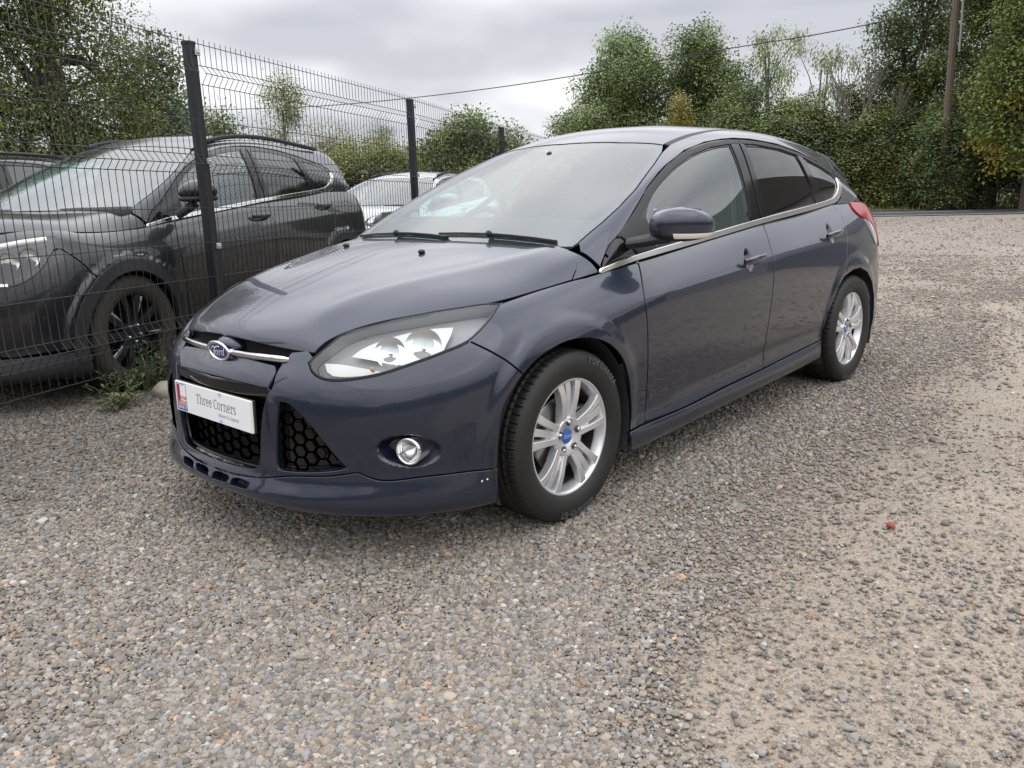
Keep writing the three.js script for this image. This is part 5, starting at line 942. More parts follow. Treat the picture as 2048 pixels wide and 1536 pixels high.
{
  // road beyond the yard: asphalt, centre dash, edge line, kerb-less verge, all as sheets
  const d = V3(-.54, 0, -.842).normalize(), nrm = V3(-.842, 0, .54), o = V3(-22.68, 0, 3.97), P = (t, w, y) => o.clone().addScaledVector(d, t).addScaledVector(nrm, w).setY(y);
  const strip = (t0, t1, w0, w1, y, n = 40) => { const pos = [], idx = [], uv = []; for (let i = 0; i <= n; i++) { const t = lerp(t0, t1, i / n); for (const w of [w0, w1]) { const p = P(t, w, y); pos.push(p.x, p.y, p.z); uv.push(t / 2, w / 2); } } for (let i = 0; i < n; i++) idx.push(2 * i, 2 * i + 1, 2 * i + 2, 2 * i + 1, 2 * i + 3, 2 * i + 2); const g = new THREE.BufferGeometry(); g.setAttribute('position', new THREE.Float32BufferAttribute(pos, 3)); g.setAttribute('uv', new THREE.Float32BufferAttribute(uv, 2)); g.setIndex(idx); g.computeVertexNormals(); return g; };
  const rt = rng(5), asp = noiseTexture(256, () => .62 + .38 * rt(), { srgb: true });
  struct('road', strip(-120, 160, 0, 3.4, .008), new THREE.MeshStandardMaterial({ color: lin(.095, .10, .108), map: asp, roughness: .85 }));
  const white = std(lin(.62, .62, .60), .8); const dashes = []; for (let t = -57.4; t < 60; t += 9) dashes.push(strip(t - 1.2, t + 4.8, 2.02, 2.14, .012, 2));
  struct('road_marking', merge([...dashes, strip(-120, 160, .12, .22, .012)]), white);
  // dry grass verge behind the road
  const vg = strip(-120, 160, 3.4, 8.5, .02); struct('verge', vg, std(lin(.17, .14, .075), 1));
  const blade = () => { const g = new THREE.BufferGeometry(); g.setAttribute('position', new THREE.Float32BufferAttribute([-.5, 0, 0, .5, 0, 0, .25, .6, .15, -.2, .6, .15, .05, 1, .4], 3)); g.setAttribute('uv', new THREE.Float32BufferAttribute(new Float32Array(10), 2)); g.setIndex([0, 1, 2, 0, 2, 3, 3, 2, 4]); g.computeVertexNormals(); return g; };
  const R = rng(8), M = new THREE.Matrix4(), C = new THREE.Color(), N = 14000, im = new THREE.InstancedMesh(blade(), std(0xffffff, 1), N); im.name = 'dry_grass'; im.userData.kind = 'stuff'; tag(im, 'dry yellowish grass on the verge along the hedge foot', 'grass');
  for (let k = 0; k < N; k++) { const t = -28 + 40 * R(), w = 3.45 + 4.6 * R(), p = P(t, w, .0), h = .06 + .28 * R() * R() + .05 * (w - 3.4), q = R(); M.compose(p, new THREE.Quaternion().setFromEuler(new THREE.Euler(0, R() * 6.28, 0)), V3(.02 + .02 * R(), h, h)); im.setMatrixAt(k, M); im.setColorAt(k, q < .55 ? C.setRGB(.24 + .1 * R(), .19 + .06 * R(), .09) : C.setRGB(.10, .13 + .05 * R(), .045)); }
  im.castShadow = im.receiveShadow = true; scene.add(im);
}
{
  // welded-mesh fence: posts with clamps, folded panels
  const fence = thing('wire_fence', 'black welded wire mesh fence with square steel posts', 'fence');
  const black = std(lin(.012, .014, .018), .42), clampM = std(lin(.55, .56, .58), .35, { metalness: .8 });
  const dirs = FP.slice(0, -1).map((p, i) => V3(FP[i + 1][0] - p[0], 0, FP[i + 1][1] - p[1]).normalize());
  const postG = h => { const s = new THREE.Shape(); s.moveTo(-.029, -.029); s.lineTo(.029, -.029); s.lineTo(.029, .029); s.lineTo(-.029, .029); const g = new RoundedBoxGeometry(.06, h, .06, 2, .006); g.translate(0, h / 2, 0); return g; };
  FP.forEach(([x, z], i) => {
    const p = part(fence, 'fence_post', postG(FT[i]), black); p.position.set(x, 0, z); p.rotation.y = .417;
    part(p, 'post_cap', at(new RoundedBoxGeometry(.066, .022, .066, 2, .006), 0, FT[i] + .005, 0), BLACKPLASTIC);
    part(p, 'side_channel', box(.012, FT[i] - .05, .05, -.036, FT[i] / 2, .0), black);
    const b = FT[i] - 2.07; for (const y of [2.02, 1.36, .82, .47]) { const c = at(new RoundedBoxGeometry(.045, .038, .014, 2, .004), -.028, y + b, -.037); part(p, 'mesh_clamp', merge([c, at(new THREE.SphereGeometry(.008, 10, 8), -.028, y + b, -.046)]), clampM); }
  });
  // wire heights and fold depths on a 2.07 m panel
  const H2 = y => 1.2 + .89 * (y - 1.2), levels = [2.215, 2.18, 2.036, 1.98, 1.909, 1.66, 1.422, 1.356, 1.296, 1.051, .804, .557, .31, .245, .183, .037].map(H2), fold = [0, 0, 0, 1, 0, 0, 0, 1, 0, 0, 0, 0, 0, 1, 0, 0];
  for (let i = 0; i + 1 < FP.length; i++) {
    const [x0, z0] = FP[i], [x1, z1] = FP[i + 1], L = Math.hypot(x1 - x0, z1 - z0), dv = dirs[i], out = FN.clone().multiplyScalar(1), n = Math.floor((L - .08) / .0535), vert = [], hor = [];
    const drop = t => lerp(FT[i], FT[i + 1], t) - 2.07 - .03 * 0, P = (t, y, f) => V3(lerp(x0, x1, t), y + drop(t), lerp(z0, z1, t)).addScaledVector(out, .042 + f * .042);
    const seg = i < 3 ? 5 : 4;
    for (let k = 0; k <= n; k++) { const t = (.04 + k * (L - .08) / n) / L; const pts = levels.map((y, j) => P(t, y, fold[j])); vert.push(sweep(pts, circle(.0023, seg), { up: dv, ends: false })); }
    levels.forEach((y, j) => { if (j) hor.push(rod(P(.008, y, fold[j]), P(.992, y, fold[j]), .0026, .0026, 6)); });
    const panel = part(fence, 'wire_panel', merge([...vert, ...hor]), black); panel.userData.kind = 'stuff';
  }
}
// ---------- trees, hedge, pole and wires, weeds, what the paint mirrors ----------
const WIRE = [[-26.7, 6.1, 2.0], [-25.83, 5.83, 4.67], [-25.35, 5.66, 6.14], [-24.58, 5.4, 8.52], [-23.65, 5.19, 11.42], [-22.61, 4.9, 14.63], [-21.4, 4.63, 18.38], [-20.11, 4.47, 22.39], [-18.74, 4.43, 26.63], [-16.4, 4.7, 34]];
const leafClump = (seed, n, size, slim, droop = .35) => { // n bent leaves scattered through a ball of radius 1
  const R = rng(seed), pos = [], idx = [];
  for (let k = 0; k < n; k++) {
    const a = R() * 6.283, h = 2 * R() - 1, q = Math.sqrt(1 - h * h), rad = Math.pow(R(), .45), c = V3(q * Math.cos(a), h * .85, q * Math.sin(a)).multiplyScalar(rad);
    const t = V3(R() - .5, R() * .5 - droop, R() - .5).addScaledVector(c, .5).normalize(), s = t.clone().cross(V3(R() - .5, 1 + R(), R() - .5)).normalize(), n2 = s.clone().cross(t), L = size * (.7 + .6 * R()), w = L * slim, o = pos.length / 3;
    for (const [x, y, z] of [[0, 0, 0], [-w, L * .45, w * .3], [w, L * .45, w * .3], [0, L, -w * .25]]) { const p = c.clone().addScaledVector(s, x).addScaledVector(t, y).addScaledVector(n2, z); pos.push(p.x, p.y, p.z); }
    idx.push(o, o + 2, o + 1, o + 1, o + 2, o + 3);
  }
  const g = new THREE.BufferGeometry(); g.setAttribute('position', new THREE.Float32BufferAttribute(pos, 3)); g.setIndex(idx); g.computeVertexNormals(); g.setAttribute('uv', new THREE.Float32BufferAttribute(new Float32Array(pos.length / 3 * 2), 2)); return g;
};
const CLUMPS = { broad: leafClump(3, 26, .25, .36), fine: leafClump(4, 30, .20, .26, .5), slim: leafClump(5, 20, .36, .16, .8), bush: leafClump(6, 28, .22, .40), needle: leafClump(7, 28, .30, .07, -.4) };
const LEAF = phy(0xffffff, .75, { transmission: .30, thickness: 0, ior: 1.3 }), BARK = std(lin(.085, .07, .055), .95), PALEBARK = std(lin(.17, .15, .125), .95);
const HUES = { green: [.185, .255, .075], dark: [.125, .180, .070], olive: [.235, .250, .062], yellow: [.40, .33, .05], pale: [.32, .39, .20], brown: [.22, .17, .065], grey: [.18, .23, .175] };
function tree({ name = 'tree', label, group: grp, x, z, trunk = [.14, 3], lobes, clump = 'broad', hues = ['green', 'dark'], size = .42, per = 1, seed = 1, gap = 0, bark = BARK, stems = 1, category = 'tree', base = 0 }) {
  const t = thing(name, label, category, [x, base, z], 0, grp), R = rng(seed * 7919), wood = [], pts = [];
  for (let k = 0; k < stems; k++) {
    const off = stems > 1 ? .5 : 0, b = V3((R() - .5) * off, 0, (R() - .5) * off), top = V3(b.x + (R() - .5) * .4 + (stems > 1 ? (R() - .5) * 1.2 : 0), trunk[1], b.z + (R() - .5) * .4), m = b.clone().lerp(top, .5).add(V3((R() - .5) * .15, 0, (R() - .5) * .15));
    wood.push(rod(b, m, trunk[0], trunk[0] * .78, 8), rod(m, top, trunk[0] * .78, trunk[0] * .5, 8)); pts.push([b, top]);
  }
  const limbs = [];
  lobes.forEach(([cx, cy, cz, rx, ry, rz], i) => {
    const [b, top] = pts[i % stems], c = V3(cx, cy, cz), s = b.clone().lerp(top, clamp(.45 + .5 * R())), k = s.clone().lerp(c, .5).add(V3((R() - .5) * .3, .15, (R() - .5) * .3));
    limbs.push(rod(s, k, trunk[0] * .42, trunk[0] * .3, 6), rod(k, c, trunk[0] * .3, trunk[0] * .18, 6));
    for (let j = 0; j < 11; j++) { const a = R() * 6.28, h = R() * 1.5 - .5, e = c.clone().add(V3(rx * .85 * Math.cos(a) * Math.sqrt(Math.max(.1, 1 - h * h)), ry * .85 * h, rz * .85 * Math.sin(a) * Math.sqrt(Math.max(.1, 1 - h * h)))), f = c.clone().lerp(e, .5).add(V3((R() - .5) * .3, (R() - .5) * .3, (R() - .5) * .3)); limbs.push(rod(c, f, trunk[0] * .17, trunk[0] * .10, 5), rod(f, e, trunk[0] * .10, trunk[0] * .04, 5)); }
  });
  part(t, 'trunk', merge(wood), bark); if (limbs.length) part(t, 'branches', merge(limbs), bark);
  const list = [], o = seed * 3.7;
  lobes.forEach(([cx, cy, cz, rx, ry, rz, dens = 1]) => {
    const n = Math.round(dens * per * Math.pow(rx * ry * rz, .72) * 185 / (size / .42) ** 2);
    for (let k = 0; k < n; k++) {
      const a = R() * 6.283, h = 2 * R() - 1, q = Math.sqrt(1 - h * h), rad = Math.pow(R(), .36) * (1 + .55 * nz.noise(Math.cos(a) * q * 2.2 + o, h * 2.2, Math.sin(a) * q * 2.2 + cx)), p = V3(cx + rx * rad * q * Math.cos(a), cy + ry * rad * h, cz + rz * rad * q * Math.sin(a));
      if (gap && nz.noise(p.x * 1.3 + o, p.y * 1.3, p.z * 1.3) < gap - .5) continue;
      if (p.y + base < .08) continue;
      list.push(p);
    }
  });
  if (!list.length) return t;
  const im = new THREE.InstancedMesh(CLUMPS[clump], LEAF, list.length), M = new THREE.Matrix4(), C = new THREE.Color(); im.name = 'crown';
  list.forEach((p, k) => {
    const s = size * (.65 + .7 * R()); M.compose(p, new THREE.Quaternion().setFromEuler(new THREE.Euler((R() - .5) * .7, R() * 6.28, (R() - .5) * .7)), V3(s, s, s)); im.setMatrixAt(k, M);
    const w = clamp(.5 + nz.noise(p.x * .6 + o, p.y * .6, p.z * .6) * 1.1 + (R() - .5) * .5) * (hues.length - .001), h = HUES[hues[Math.floor(w)]], v = .75 + .5 * R(); im.setColorAt(k, C.setRGB(h[0] * v, h[1] * v, h[2] * v));
  });
  im.castShadow = im.receiveShadow = true; t.add(im); return t;
}
// the row beyond the road, left to right as the camera sees it
tree({ label: 'large two-headed green tree behind the roof of the blue grey hatchback', x: -25.9, z: 16.4, trunk: [.2, 4], seed: 1, per: 1.35, gap: .36, hues: ['dark', 'green', 'green', 'pale'], size: .36,
  lobes: [[.1, 5.6, .3, 1.1, 1.2, 1.2], [-.3, 4.4, 1.3, 1.4, 1.3, 1.4], [.5, 4.7, -.8, 1.3, 1.2, 1.2], [.2, 3.2, .4, 2.1, 1.4, 2.4], [-.1, 3.0, 2.6, 1.2, 1.1, 1.2], [-1.3, 5.9, -2.0, 1.0, 1.15, 1.0], [-1.5, 4.9, -2.1, 1.3, 1.2, 1.5], [-1.6, 4.2, -3.1, 1.1, 1.1, 1.1], [-1.2, 3.3, -2.1, 1.1, .9, 1.3, .7], [.5, 1.6, .4, 2.4, 1.1, 3.0]] });
tree({ name: 'shrub', category: 'shrub', label: 'yellow-leaved shrub in front of the two-headed tree, above the car roof', x: -24.5, z: 13.4, trunk: [.05, 1.6], seed: 2, clump: 'bush', hues: ['yellow', 'yellow', 'olive'], size: .3, lobes: [[0, 2.9, 0, .5, .9, .5], [.2, 2.1, .6, .8, .8, .9], [0, 1.5, 1.6, .8, .8, 1.2], [.1, 3.7, -.1, .25, .4, .25, .8]] });
tree({ label: 'dark bushy tree between the two-headed tree and the slender airy trees', x: -26.4, z: 11.7, trunk: [.1, 2.4], seed: 3, hues: ['dark', 'green', 'olive', 'dark'], size: .34, gap: .2, lobes: [[0, 3.3, .5, .9, .8, 1.0], [-.1, 2.6, -.4, 1.1, 1.0, 1.2], [.2, 2.4, 1.2, 1.0, 1.0, 1.0], [.1, 3.9, -.2, .35, .45, .35], [0, 1.6, 0, 1.5, 1.0, 2.0]] });
tree({ label: 'left one of two slender airy trees with pale feathery leaves', x: -28.4, z: 11.6, trunk: [.06, 5.6], seed: 4, clump: 'slim', hues: ['pale', 'pale', 'green', 'olive'], size: .36, gap: .42, per: .8, bark: PALEBARK, stems: 2, lobes: [[.3, 6.0, .35, .5, .6, .5], [0, 5.2, .2, .8, .7, .9], [.2, 4.2, .5, .8, .8, 1.0, .7], [0, 5.9, -.7, .4, .5, .4, .8], [-.2, 3.2, -.2, .8, .9, 1.0, .5], [0, 1.8, 0, 1.0, 1.0, 1.4]] });
tree({ label: 'right one of two slender airy trees, next to the bare tree', x: -28.0, z: 9.9, trunk: [.055, 4.8], seed: 5, clump: 'slim', hues: ['pale', 'olive', 'pale', 'green'], size: .36, gap: .46, per: .8, bark: PALEBARK, stems: 2, lobes: [[.2, 5.4, .7, .4, .4, .5], [0, 5.0, -.6, .8, .45, .9, .8], [.1, 3.9, .3, .8, .7, .8, .9], [-.1, 4.0, -.7, .5, .5, .6, .5], [0, 2.4, .0, .9, .9, 1.1, .7]] });
{ // leafless tree
  const t = thing('bare_tree', 'nearly leafless twiggy tree between the airy trees and the tall dark tree', 'tree', [-26.9, 0, 8.15]), R = rng(99), g = [];
  const grow = (p, d, l, r, n) => { const e = p.clone().addScaledVector(d, l); g.push(rod(p, e, r, r * .7, 5)); if (n) for (let k = 0; k < 3; k++) grow(p.clone().lerp(e, .55 + .45 * R()), d.clone().add(V3((R() - .5) * .95, .12 + R() * .25, (R() - .5) * .95)).normalize(), l * (.62 + .22 * R()), r * .62, n - 1); };
  grow(V3(0, 0, 0), V3(.02, 1, .05).normalize(), 2.0, .06, 4); grow(V3(.1, 0, -.4), V3(-.05, 1, -.12).normalize(), 1.7, .05, 4);
  part(t, 'trunk', merge(g), PALEBARK);
}
tree({ label: 'tall dark loose-crowned tree to the left of the wooden pole', x: -29.3, z: 7.3, trunk: [.14, 5], seed: 6, hues: ['dark', 'dark', 'green'], size: .38, gap: .30, per: 1.0, lobes: [[0, 7.2, -.6, 1.1, 1.1, 1.1], [.1, 6.0, .4, 1.0, .9, 1.1], [0, 5.4, -1.0, 1.2, 1.0, 1.2], [0, 4.6, .5, 1.0, .9, 1.3], [0, 3.9, -.8, 1.0, .9, 1.3, .8], [0, 3.0, .2, 1.1, .8, 1.5, .6], [0, 8.6, -1.4, 1.4, 1.2, 1.3]] });
tree({ label: 'green tree right behind the wooden pole, its top cut off by the frame', x: -28.2, z: 4.7, trunk: [.15, 5], seed: 7, hues: ['green', 'olive', 'dark', 'green'], size: .38, gap: .22, per: 1.15, lobes: [[0, 7.4, -.3, 1.4, 1.4, 1.2], [.2, 6.0, .1, 1.0, 1.0, 1.0], [.3, 5.3, -.8, 1.2, 1.1, 1.1], [.2, 4.0, -.4, 1.2, 1.0, 1.3], [.2, 2.9, .0, 1.2, .9, 1.5], [0, 4.7, .9, .8, .5, .8, .9]] });
tree({ label: 'big yellowish green tree at the right edge of the picture', x: -25.4, z: 2.6, trunk: [.18, 5], seed: 8, hues: ['green', 'olive', 'green', 'olive', 'green', 'green', 'olive', 'yellow'], size: .38, gap: .12, per: 1.3, lobes: [[0, 6.0, -.2, 1.2, 1.4, 1.2], [.3, 4.7, .2, 1.1, 1.1, 1.1], [.1, 3.6, -.3, 1.4, 1.2, 1.4], [.3, 3.2, .9, 1.0, .9, .9], [-1.0, 7.6, .6, 1.4, 1.4, 1.6], [0, 2.3, 0, 1.3, 1.2, 1.5]] });
tree({ label: 'middling green tree in the gap under the two airy trees', x: -28.6, z: 10.4, trunk: [.08, 2.4], seed: 51, hues: ['green', 'olive', 'dark'], size: .36, gap: .22, lobes: [[0, 3.3, .7, .8, .7, .9], [0, 2.6, -.5, 1.0, .8, 1.2], [0, 2.0, .6, 1.2, .9, 1.4]] });
tree({ label: 'brownish green tree behind the bare tree', x: -28.4, z: 8.2, trunk: [.08, 2.4], seed: 52, hues: ['olive', 'brown', 'green', 'dark'], size: .36, gap: .26, lobes: [[0, 3.4, .5, .8, .8, .8], [0, 2.7, -.4, 1.0, .9, 1.1], [0, 2.0, .3, 1.1, .9, 1.4]] });
tree({ label: 'dark green tree low between the bare tree and the wooden pole', x: -29.0, z: 6.6, trunk: [.09, 2.4], seed: 53, hues: ['dark', 'green', 'olive'], size: .36, gap: .18, lobes: [[0, 3.6, .4, .9, .8, .9], [0, 3.0, -.6, 1.1, .9, 1.2], [0, 2.2, .2, 1.2, .9, 1.6]] });
// hedge bushes along the verge
const hedgeLooks = [['dark', 'green', 'olive'], ['dark', 'olive', 'green'], ['green', 'dark', 'olive'], ['olive', 'dark', 'green'], ['dark', 'green', 'green', 'brown']];
const hedgeWords = ['first bush of the roadside hedge, showing just over the car roof', 'hedge bush below the dark bushy tree, over the rear roof', 'hedge bush under the left airy tree, above the rear door', 'hedge bush under the right airy tree, beside the rear spoiler', 'hedge bush below the bare tree, next to the red tail lamp', 'hedge bush under the tall dark tree, right of the car', 'hedge bush just left of the wooden pole, above the road', 'hedge bush around the foot of the wooden pole', 'hedge bush right of the wooden pole, above the white road line', 'last bush of the hedge at the right edge of the picture'];
[[-23.6, 13.2, 2.5], [-24.4, 11.9, 3.1], [-25.0, 10.7, 2.8], [-25.6, 9.6, 3.2], [-26.1, 8.4, 2.6], [-26.5, 7.3, 2.9], [-26.8, 6.2, 2.5], [-26.2, 5.1, 2.75], [-27.3, 4.0, 3.0], [-27.3, 2.8, 3.2]].forEach(([x, z, h], i) => { const R = rng(200 + i), k = hedgeLooks[i % 5]; tree({ name: 'hedge_bush', category: 'bush', group: 'bushes of the roadside hedge', label: hedgeWords[i], x: x - .6, z, trunk: [.05, 1.2], seed: 20 + i, clump: 'bush', hues: k, size: .36, per: 1.25, stems: 3, lobes: [[.1 - .2 * R(), h * .74, (R() - .5) * .6, .8, h * .28, .62], [-.5, h * .95, (R() - .5) * 1.2, .6, h * .16, .5, .7], [.35, h * .42, -.25, .9, h * .34, .85], [.4, h * .36, .45, .8, h * .3, .75], [-.4, h * .62, -.3, .8, h * .42, .9], [.75, .38 + .1 * R(), (R() - .5) * .5, .55, .36, .7]] }); });
// left side, behind the fence
tree({ label: 'huge dense tree filling the upper left corner behind the black tall car', x: -3.9, z: 13.6, trunk: [.28, 4.5], seed: 9, clump: 'fine', hues: ['olive', 'green', 'dark', 'olive'], size: .34, gap: .26, per: 1.25, lobes: [[-.2, 4.6, -.3, 1.2, 1.3, 1.0], [.9, 3.9, .1, 1.2, 1.3, 1.0], [.3, 2.6, -.2, 1.8, 1.0, 1.3], [1.7, 2.6, .2, 1.2, 1.1, 1.0], [1.9, 4.9, .3, 1.2, 1.4, 1.1], [-.9, 3.3, .3, .9, .9, .9, .8], [.5, 5.9, .2, 1.6, 1.2, 1.4], [-1.1, 2.1, .4, .9, .6, .9], [2.9, 3.6, .4, 1.2, 2.2, 1.1], [.8, 1.5, 0, 2.6, .8, 1.3]] });
tree({ label: 'smaller loose tree between the huge tree and the first fence post', x: -6.2, z: 14.6, trunk: [.09, 3], seed: 10, clump: 'broad', hues: ['dark', 'green', 'grey'], size: .3, gap: .36, per: 1.0, lobes: [[0, 3.7, 0, .55, .6, .6], [.2, 3.0, .2, .8, .7, .9], [.3, 2.4, -.2, .9, .6, 1.0, .8], [-.3, 1.9, .2, .9, .6, .9]] });
tree({ name: 'bush', category: 'bush', label: 'low orange brown bush above the roof of the black tall car', x: -5.2, z: 15.9, trunk: [.05, 1.2], seed: 11, clump: 'bush', hues: ['brown', 'yellow', 'olive'], size: .3, lobes: [[0, 1.7, 0, 1.2, .6, .8], [1.0, 1.5, .2, 1.0, .6, .8]] });
tree({ label: 'distant dark green tree just right of the first fence post', x: -10.0, z: 20.2, trunk: [.1, 2.4], seed: 12, hues: ['dark', 'green'], size: .34, gap: .2, lobes: [[0, 2.8, 0, 1.0, .7, .9], [-.8, 2.2, .4, 1.0, .8, .9], [.9, 2.3, -.3, .9, .8, .8]] });
tree({ label: 'thin tree with a round pale green top seen through the fence', x: -13.2, z: 20.8, trunk: [.07, 3.6], seed: 13, clump: 'fine', hues: ['green', 'pale', 'olive'], size: .32, per: 1.0, gap: .2, bark: PALEBARK, lobes: [[0, 4.0, 0, .75, .65, .75], [-.4, 3.4, .3, .5, .45, .5], [.3, 2.8, -.2, .9, .6, .9, .25], [0, 2.1, .2, 1.2, .6, 1.0, .3]] });
tree({ name: 'shrub', category: 'shrub', label: 'thin brown half bare shrub below the round-topped tree', x: -15.6, z: 21.4, trunk: [.05, 2.2], seed: 14, clump: 'fine', hues: ['brown', 'olive', 'brown'], size: .32, gap: .35, stems: 4, lobes: [[0, 2.7, .3, .9, .8, 1.0, .6], [.4, 2.2, -.5, .9, .7, 1.0, .8], [-.7, 2.1, .8, 1.0, .7, .9, .5]] });
tree({ label: 'bluish feathery conifer seen through the fence before the second post', x: -18.1, z: 22.1, trunk: [.07, 3.2], seed: 15, clump: 'needle', hues: ['grey', 'grey', 'pale'], size: .34, gap: .1, lobes: [[0, 2.2, 0, .8, .7, .8], [.1, 2.9, 0, .5, .55, .5]] });
tree({ name: 'bush', category: 'bush', label: 'wide yellowish green bush behind the pale car', x: -14.6, z: 18.6, trunk: [.06, 1.4], seed: 16, clump: 'bush', hues: ['olive', 'green', 'yellow', 'olive'], size: .34, stems: 3, lobes: [[0, 1.8, 0, 1.4, .75, 1.3], [-1.0, 1.6, -.9, 1.2, .7, 1.1], [1.1, 1.5, 1.0, 1.3, .7, 1.1], [-1.8, 1.7, -.2, .9, .6, .9], [2.0, 1.4, 1.4, 1.2, .7, 1.0]] });
tree({ name: 'bush', category: 'bush', label: 'big round green bush between the second and third fence posts', x: -15.0, z: 14.4, trunk: [.1, 1.8], seed: 17, hues: ['green', 'olive', 'dark', 'green'], size: .32, per: 1.2, gap: .1, stems: 2, lobes: [[0, 2.4, .1, .9, .75, .9], [.4, 1.9, .7, .9, .8, .9], [-.5, 1.8, -.8, .9, .8, .9], [0, 1.2, .1, 1.4, .9, 1.5]] });
tree({ name: 'bush', category: 'bush', label: 'far low bushes showing over the windscreen between the third post and the roof', x: -20.5, z: 17.2, trunk: [.05, 1.2], seed: 18, clump: 'fine', hues: ['olive', 'brown', 'pale'], size: .34, gap: .25, stems: 3, lobes: [[0, 1.4, 0, 1.2, .6, 1.2, .8], [1.2, 1.3, 1.6, 1.3, .7, 1.2], [-1.2, 1.0, -1.2, 1.2, .5, 1.0, .8]] });
{
  // wooden pole with wires
  const p = thing('utility_pole', 'brown wooden pole rising out of the hedge at the right', 'pole', [-26.35, 0, 5.10]);
  const wood = new THREE.MeshStandardMaterial({ color: lin(.205, .155, .12), roughness: .9, map: (() => { const R = rng(31), col = Array.from({ length: 128 }, () => .65 + .35 * R()); return noiseTexture(128, (u, v, x, y) => clamp(col[x] + .12 * nz.noise(x * .3, y * .03, 1)), { srgb: true }); })() });
  const shaft = rod(V3(0, 0, 0), V3(.02, 8.4, .12), .118, .095, 14); part(p, 'pole_shaft', shaft, wood); part(p, 'cross_arm', box(.09, .1, 1.1, -.1, 7.8, .1), wood); part(p, 'conduit', rod(V3(.12, 4.6, -.16), V3(.12, 8.0, -.10), .032, .032, 8), std(lin(.3, .3, .3), .6));
  const w = thing('overhead_wire', 'dark overhead wire running from the wooden pole across the sky', 'wire', [-26.4, 5.95, 4.9]), pts = WIRE.map(q => V3(q[0], q[1], q[2]).sub(eye).multiplyScalar(1.0207).add(eye).sub(w.position));
  part(w, 'cable', sweep(new THREE.CatmullRomCurve3(pts).getPoints(60), circle(.017, 6), { up: V3(0, 1, 0) }), std(lin(.03, .03, .032), .7));
}
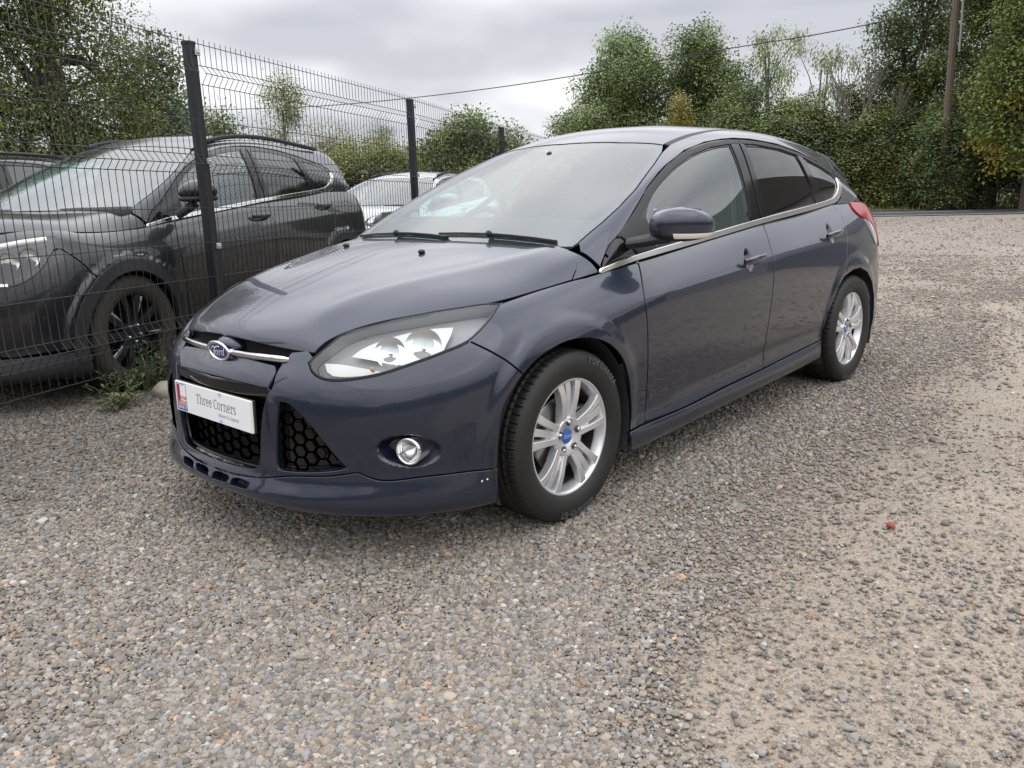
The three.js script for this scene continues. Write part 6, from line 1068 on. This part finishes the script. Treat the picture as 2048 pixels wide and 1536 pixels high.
{
  // weeds at the fence foot
  const stalk = (seed, n, h, spread, wide) => { const R = rng(seed), gs = []; for (let k = 0; k < n; k++) { const a = R() * 6.28, d = spread * R(), p = V3(d * Math.cos(a), 0, d * Math.sin(a)), tip = V3(p.x * 2.2 + (R() - .5) * .1, h * (.5 + .6 * R()), p.z * 2.2 + (R() - .5) * .1), mid = p.clone().lerp(tip, .55).add(V3(0, .03, 0)); gs.push(rod(p, mid, .0025, .002, 4), rod(mid, tip, .002, .001, 4)); for (let j = 0; j < 9; j++) { const q = p.clone().lerp(tip, .2 + .8 * j / 9), b = R() * 6.28, L = wide * (.6 + .8 * R()), e = q.clone().add(V3(Math.cos(b) * L, L * .5, Math.sin(b) * L)), s = V3(-Math.sin(b), 0, Math.cos(b)).multiplyScalar(L * .16), m2 = q.clone().lerp(e, .5); const g = new THREE.BufferGeometry(); g.setAttribute('position', new THREE.Float32BufferAttribute([q.x, q.y, q.z, m2.x + s.x, m2.y, m2.z + s.z, m2.x - s.x, m2.y, m2.z - s.z, e.x, e.y - L * .15, e.z], 3)); g.setIndex([0, 1, 2, 2, 1, 3]); g.computeVertexNormals(); gs.push(g); } } return merge(gs); };
  const wm = [std(lin(.085, .125, .045), .9), std(lin(.13, .14, .06), .9)];
  [[.28, 2.30, 16, .20, .07, 'leafy green weed in front of the tall car wheel'], [.36, 2.12, 18, .10, .08, 'low pale weed tuft on the gravel by the fence'], [.06, 2.44, 12, .32, .05, 'taller stalky weed growing through the fence beside the number plate'], [-.12, 2.5, 9, .22, .06, 'small weed at the fence foot behind the hatchback bumper']].forEach(([x, z, n, h, s, label], i) => { const t = thing('weed', label, 'plant', [x, 0, z]); part(t, 'leaves', stalk(40 + i, n, h, s, .045), wm[i % 2]); });
  // bigger stones lying about
  const sg = (seed, a, b, c) => { const q = mergeVertices(new THREE.IcosahedronGeometry(1, 2).deleteAttribute('normal').deleteAttribute('uv')), p = q.attributes.position; for (let i = 0; i < p.count; i++) { const v = V3().fromBufferAttribute(p, i), k = 1 + .45 * nz.noise(v.x * 1.2 + seed, v.y * 1.2, v.z * 1.2); p.setXYZ(i, v.x * k * a, v.y * k * b, v.z * k * c); } q.computeVertexNormals(); return q; };
  [[.02, 2.22, .10, .07, .08, [.30, .27, .22], 'large pale stone beside the weeds by the fence'], [-.62, -1.80, .016, .012, .014, [.30, .07, .05], 'small red stone on the sandy lane']].forEach(([x, z, a, b, c, col, label], i) => { const t = thing('stone', label, 'stone', [x, b * .3, z]); part(t, 'rock', sg(i * 5 + 2, a, b, c), std(lin(...col), .9)); });
}
{
  // behind the camera: what the paint and glass mirror
  const b = thing('workshop', 'low pale gabled building reflected in the rear door window', 'building', [-22, 0, -8.2], 1.255);
  const wall = std(lin(.36, .35, .32), .8), rf = std(lin(.12, .115, .11), .7); part(b, 'wall', box(9, 4.0, 12, 0, 2, 0), wall);
  const s = new THREE.Shape(); s.moveTo(-4.9, 4.0); s.lineTo(0, 6.5); s.lineTo(4.9, 4.0); const r = new THREE.ExtrudeGeometry(s, { depth: 12.6, bevelEnabled: false }); r.translate(0, .003, -6.3); part(b, 'roof', r, rf);
  part(b, 'door', box(3.2, 2.6, .08, 0, 1.3, 6.05), std(lin(.09, .10, .12), .6)); for (const z of [-3.5, 0, 3.5]) { const w = part(b, 'window', box(.08, 1.1, 1.6, 4.52, 1.7, z), std(lin(.6, .6, .6), .5)); part(w, 'pane', box(.02, .95, 1.45, 4.57, 1.7, z), GLOSSBLACK); }
  const R = rng(61), M = new THREE.Matrix4(), C = new THREE.Color(), list = [];
  for (let k = 0; k < 5200; k++) { const t = R(), a = lerp(-2.75, .55, t), D = 30 + 5 * R(), h = (2.6 + 2.8 * (.5 + .5 * nz.noise(a * 5, 1, 7)) + 1.5 * nz.noise(a * 14, 3, 2)) * Math.pow(R(), .55); list.push([D * Math.cos(a) + .5, h, D * Math.sin(a)]); }
  const im = new THREE.InstancedMesh(CLUMPS.broad, LEAF, list.length); im.name = 'wood_behind_camera'; im.userData.kind = 'stuff'; tag(im, 'dark line of trees mirrored in the car paint', 'trees');
  list.forEach(([x, y, z], k) => { const q = .8 + .7 * R(); M.compose(V3(x, y, z), new THREE.Quaternion().setFromEuler(new THREE.Euler(R(), R() * 6, R())), V3(q, q, q)); im.setMatrixAt(k, M); const h = HUES[R() < .6 ? 'dark' : 'green'], v = .8 + .4 * R(); im.setColorAt(k, C.setRGB(h[0] * v, h[1] * v, h[2] * v)); }); im.castShadow = im.receiveShadow = true; scene.add(im);
}
renderer.render(scene, camera);
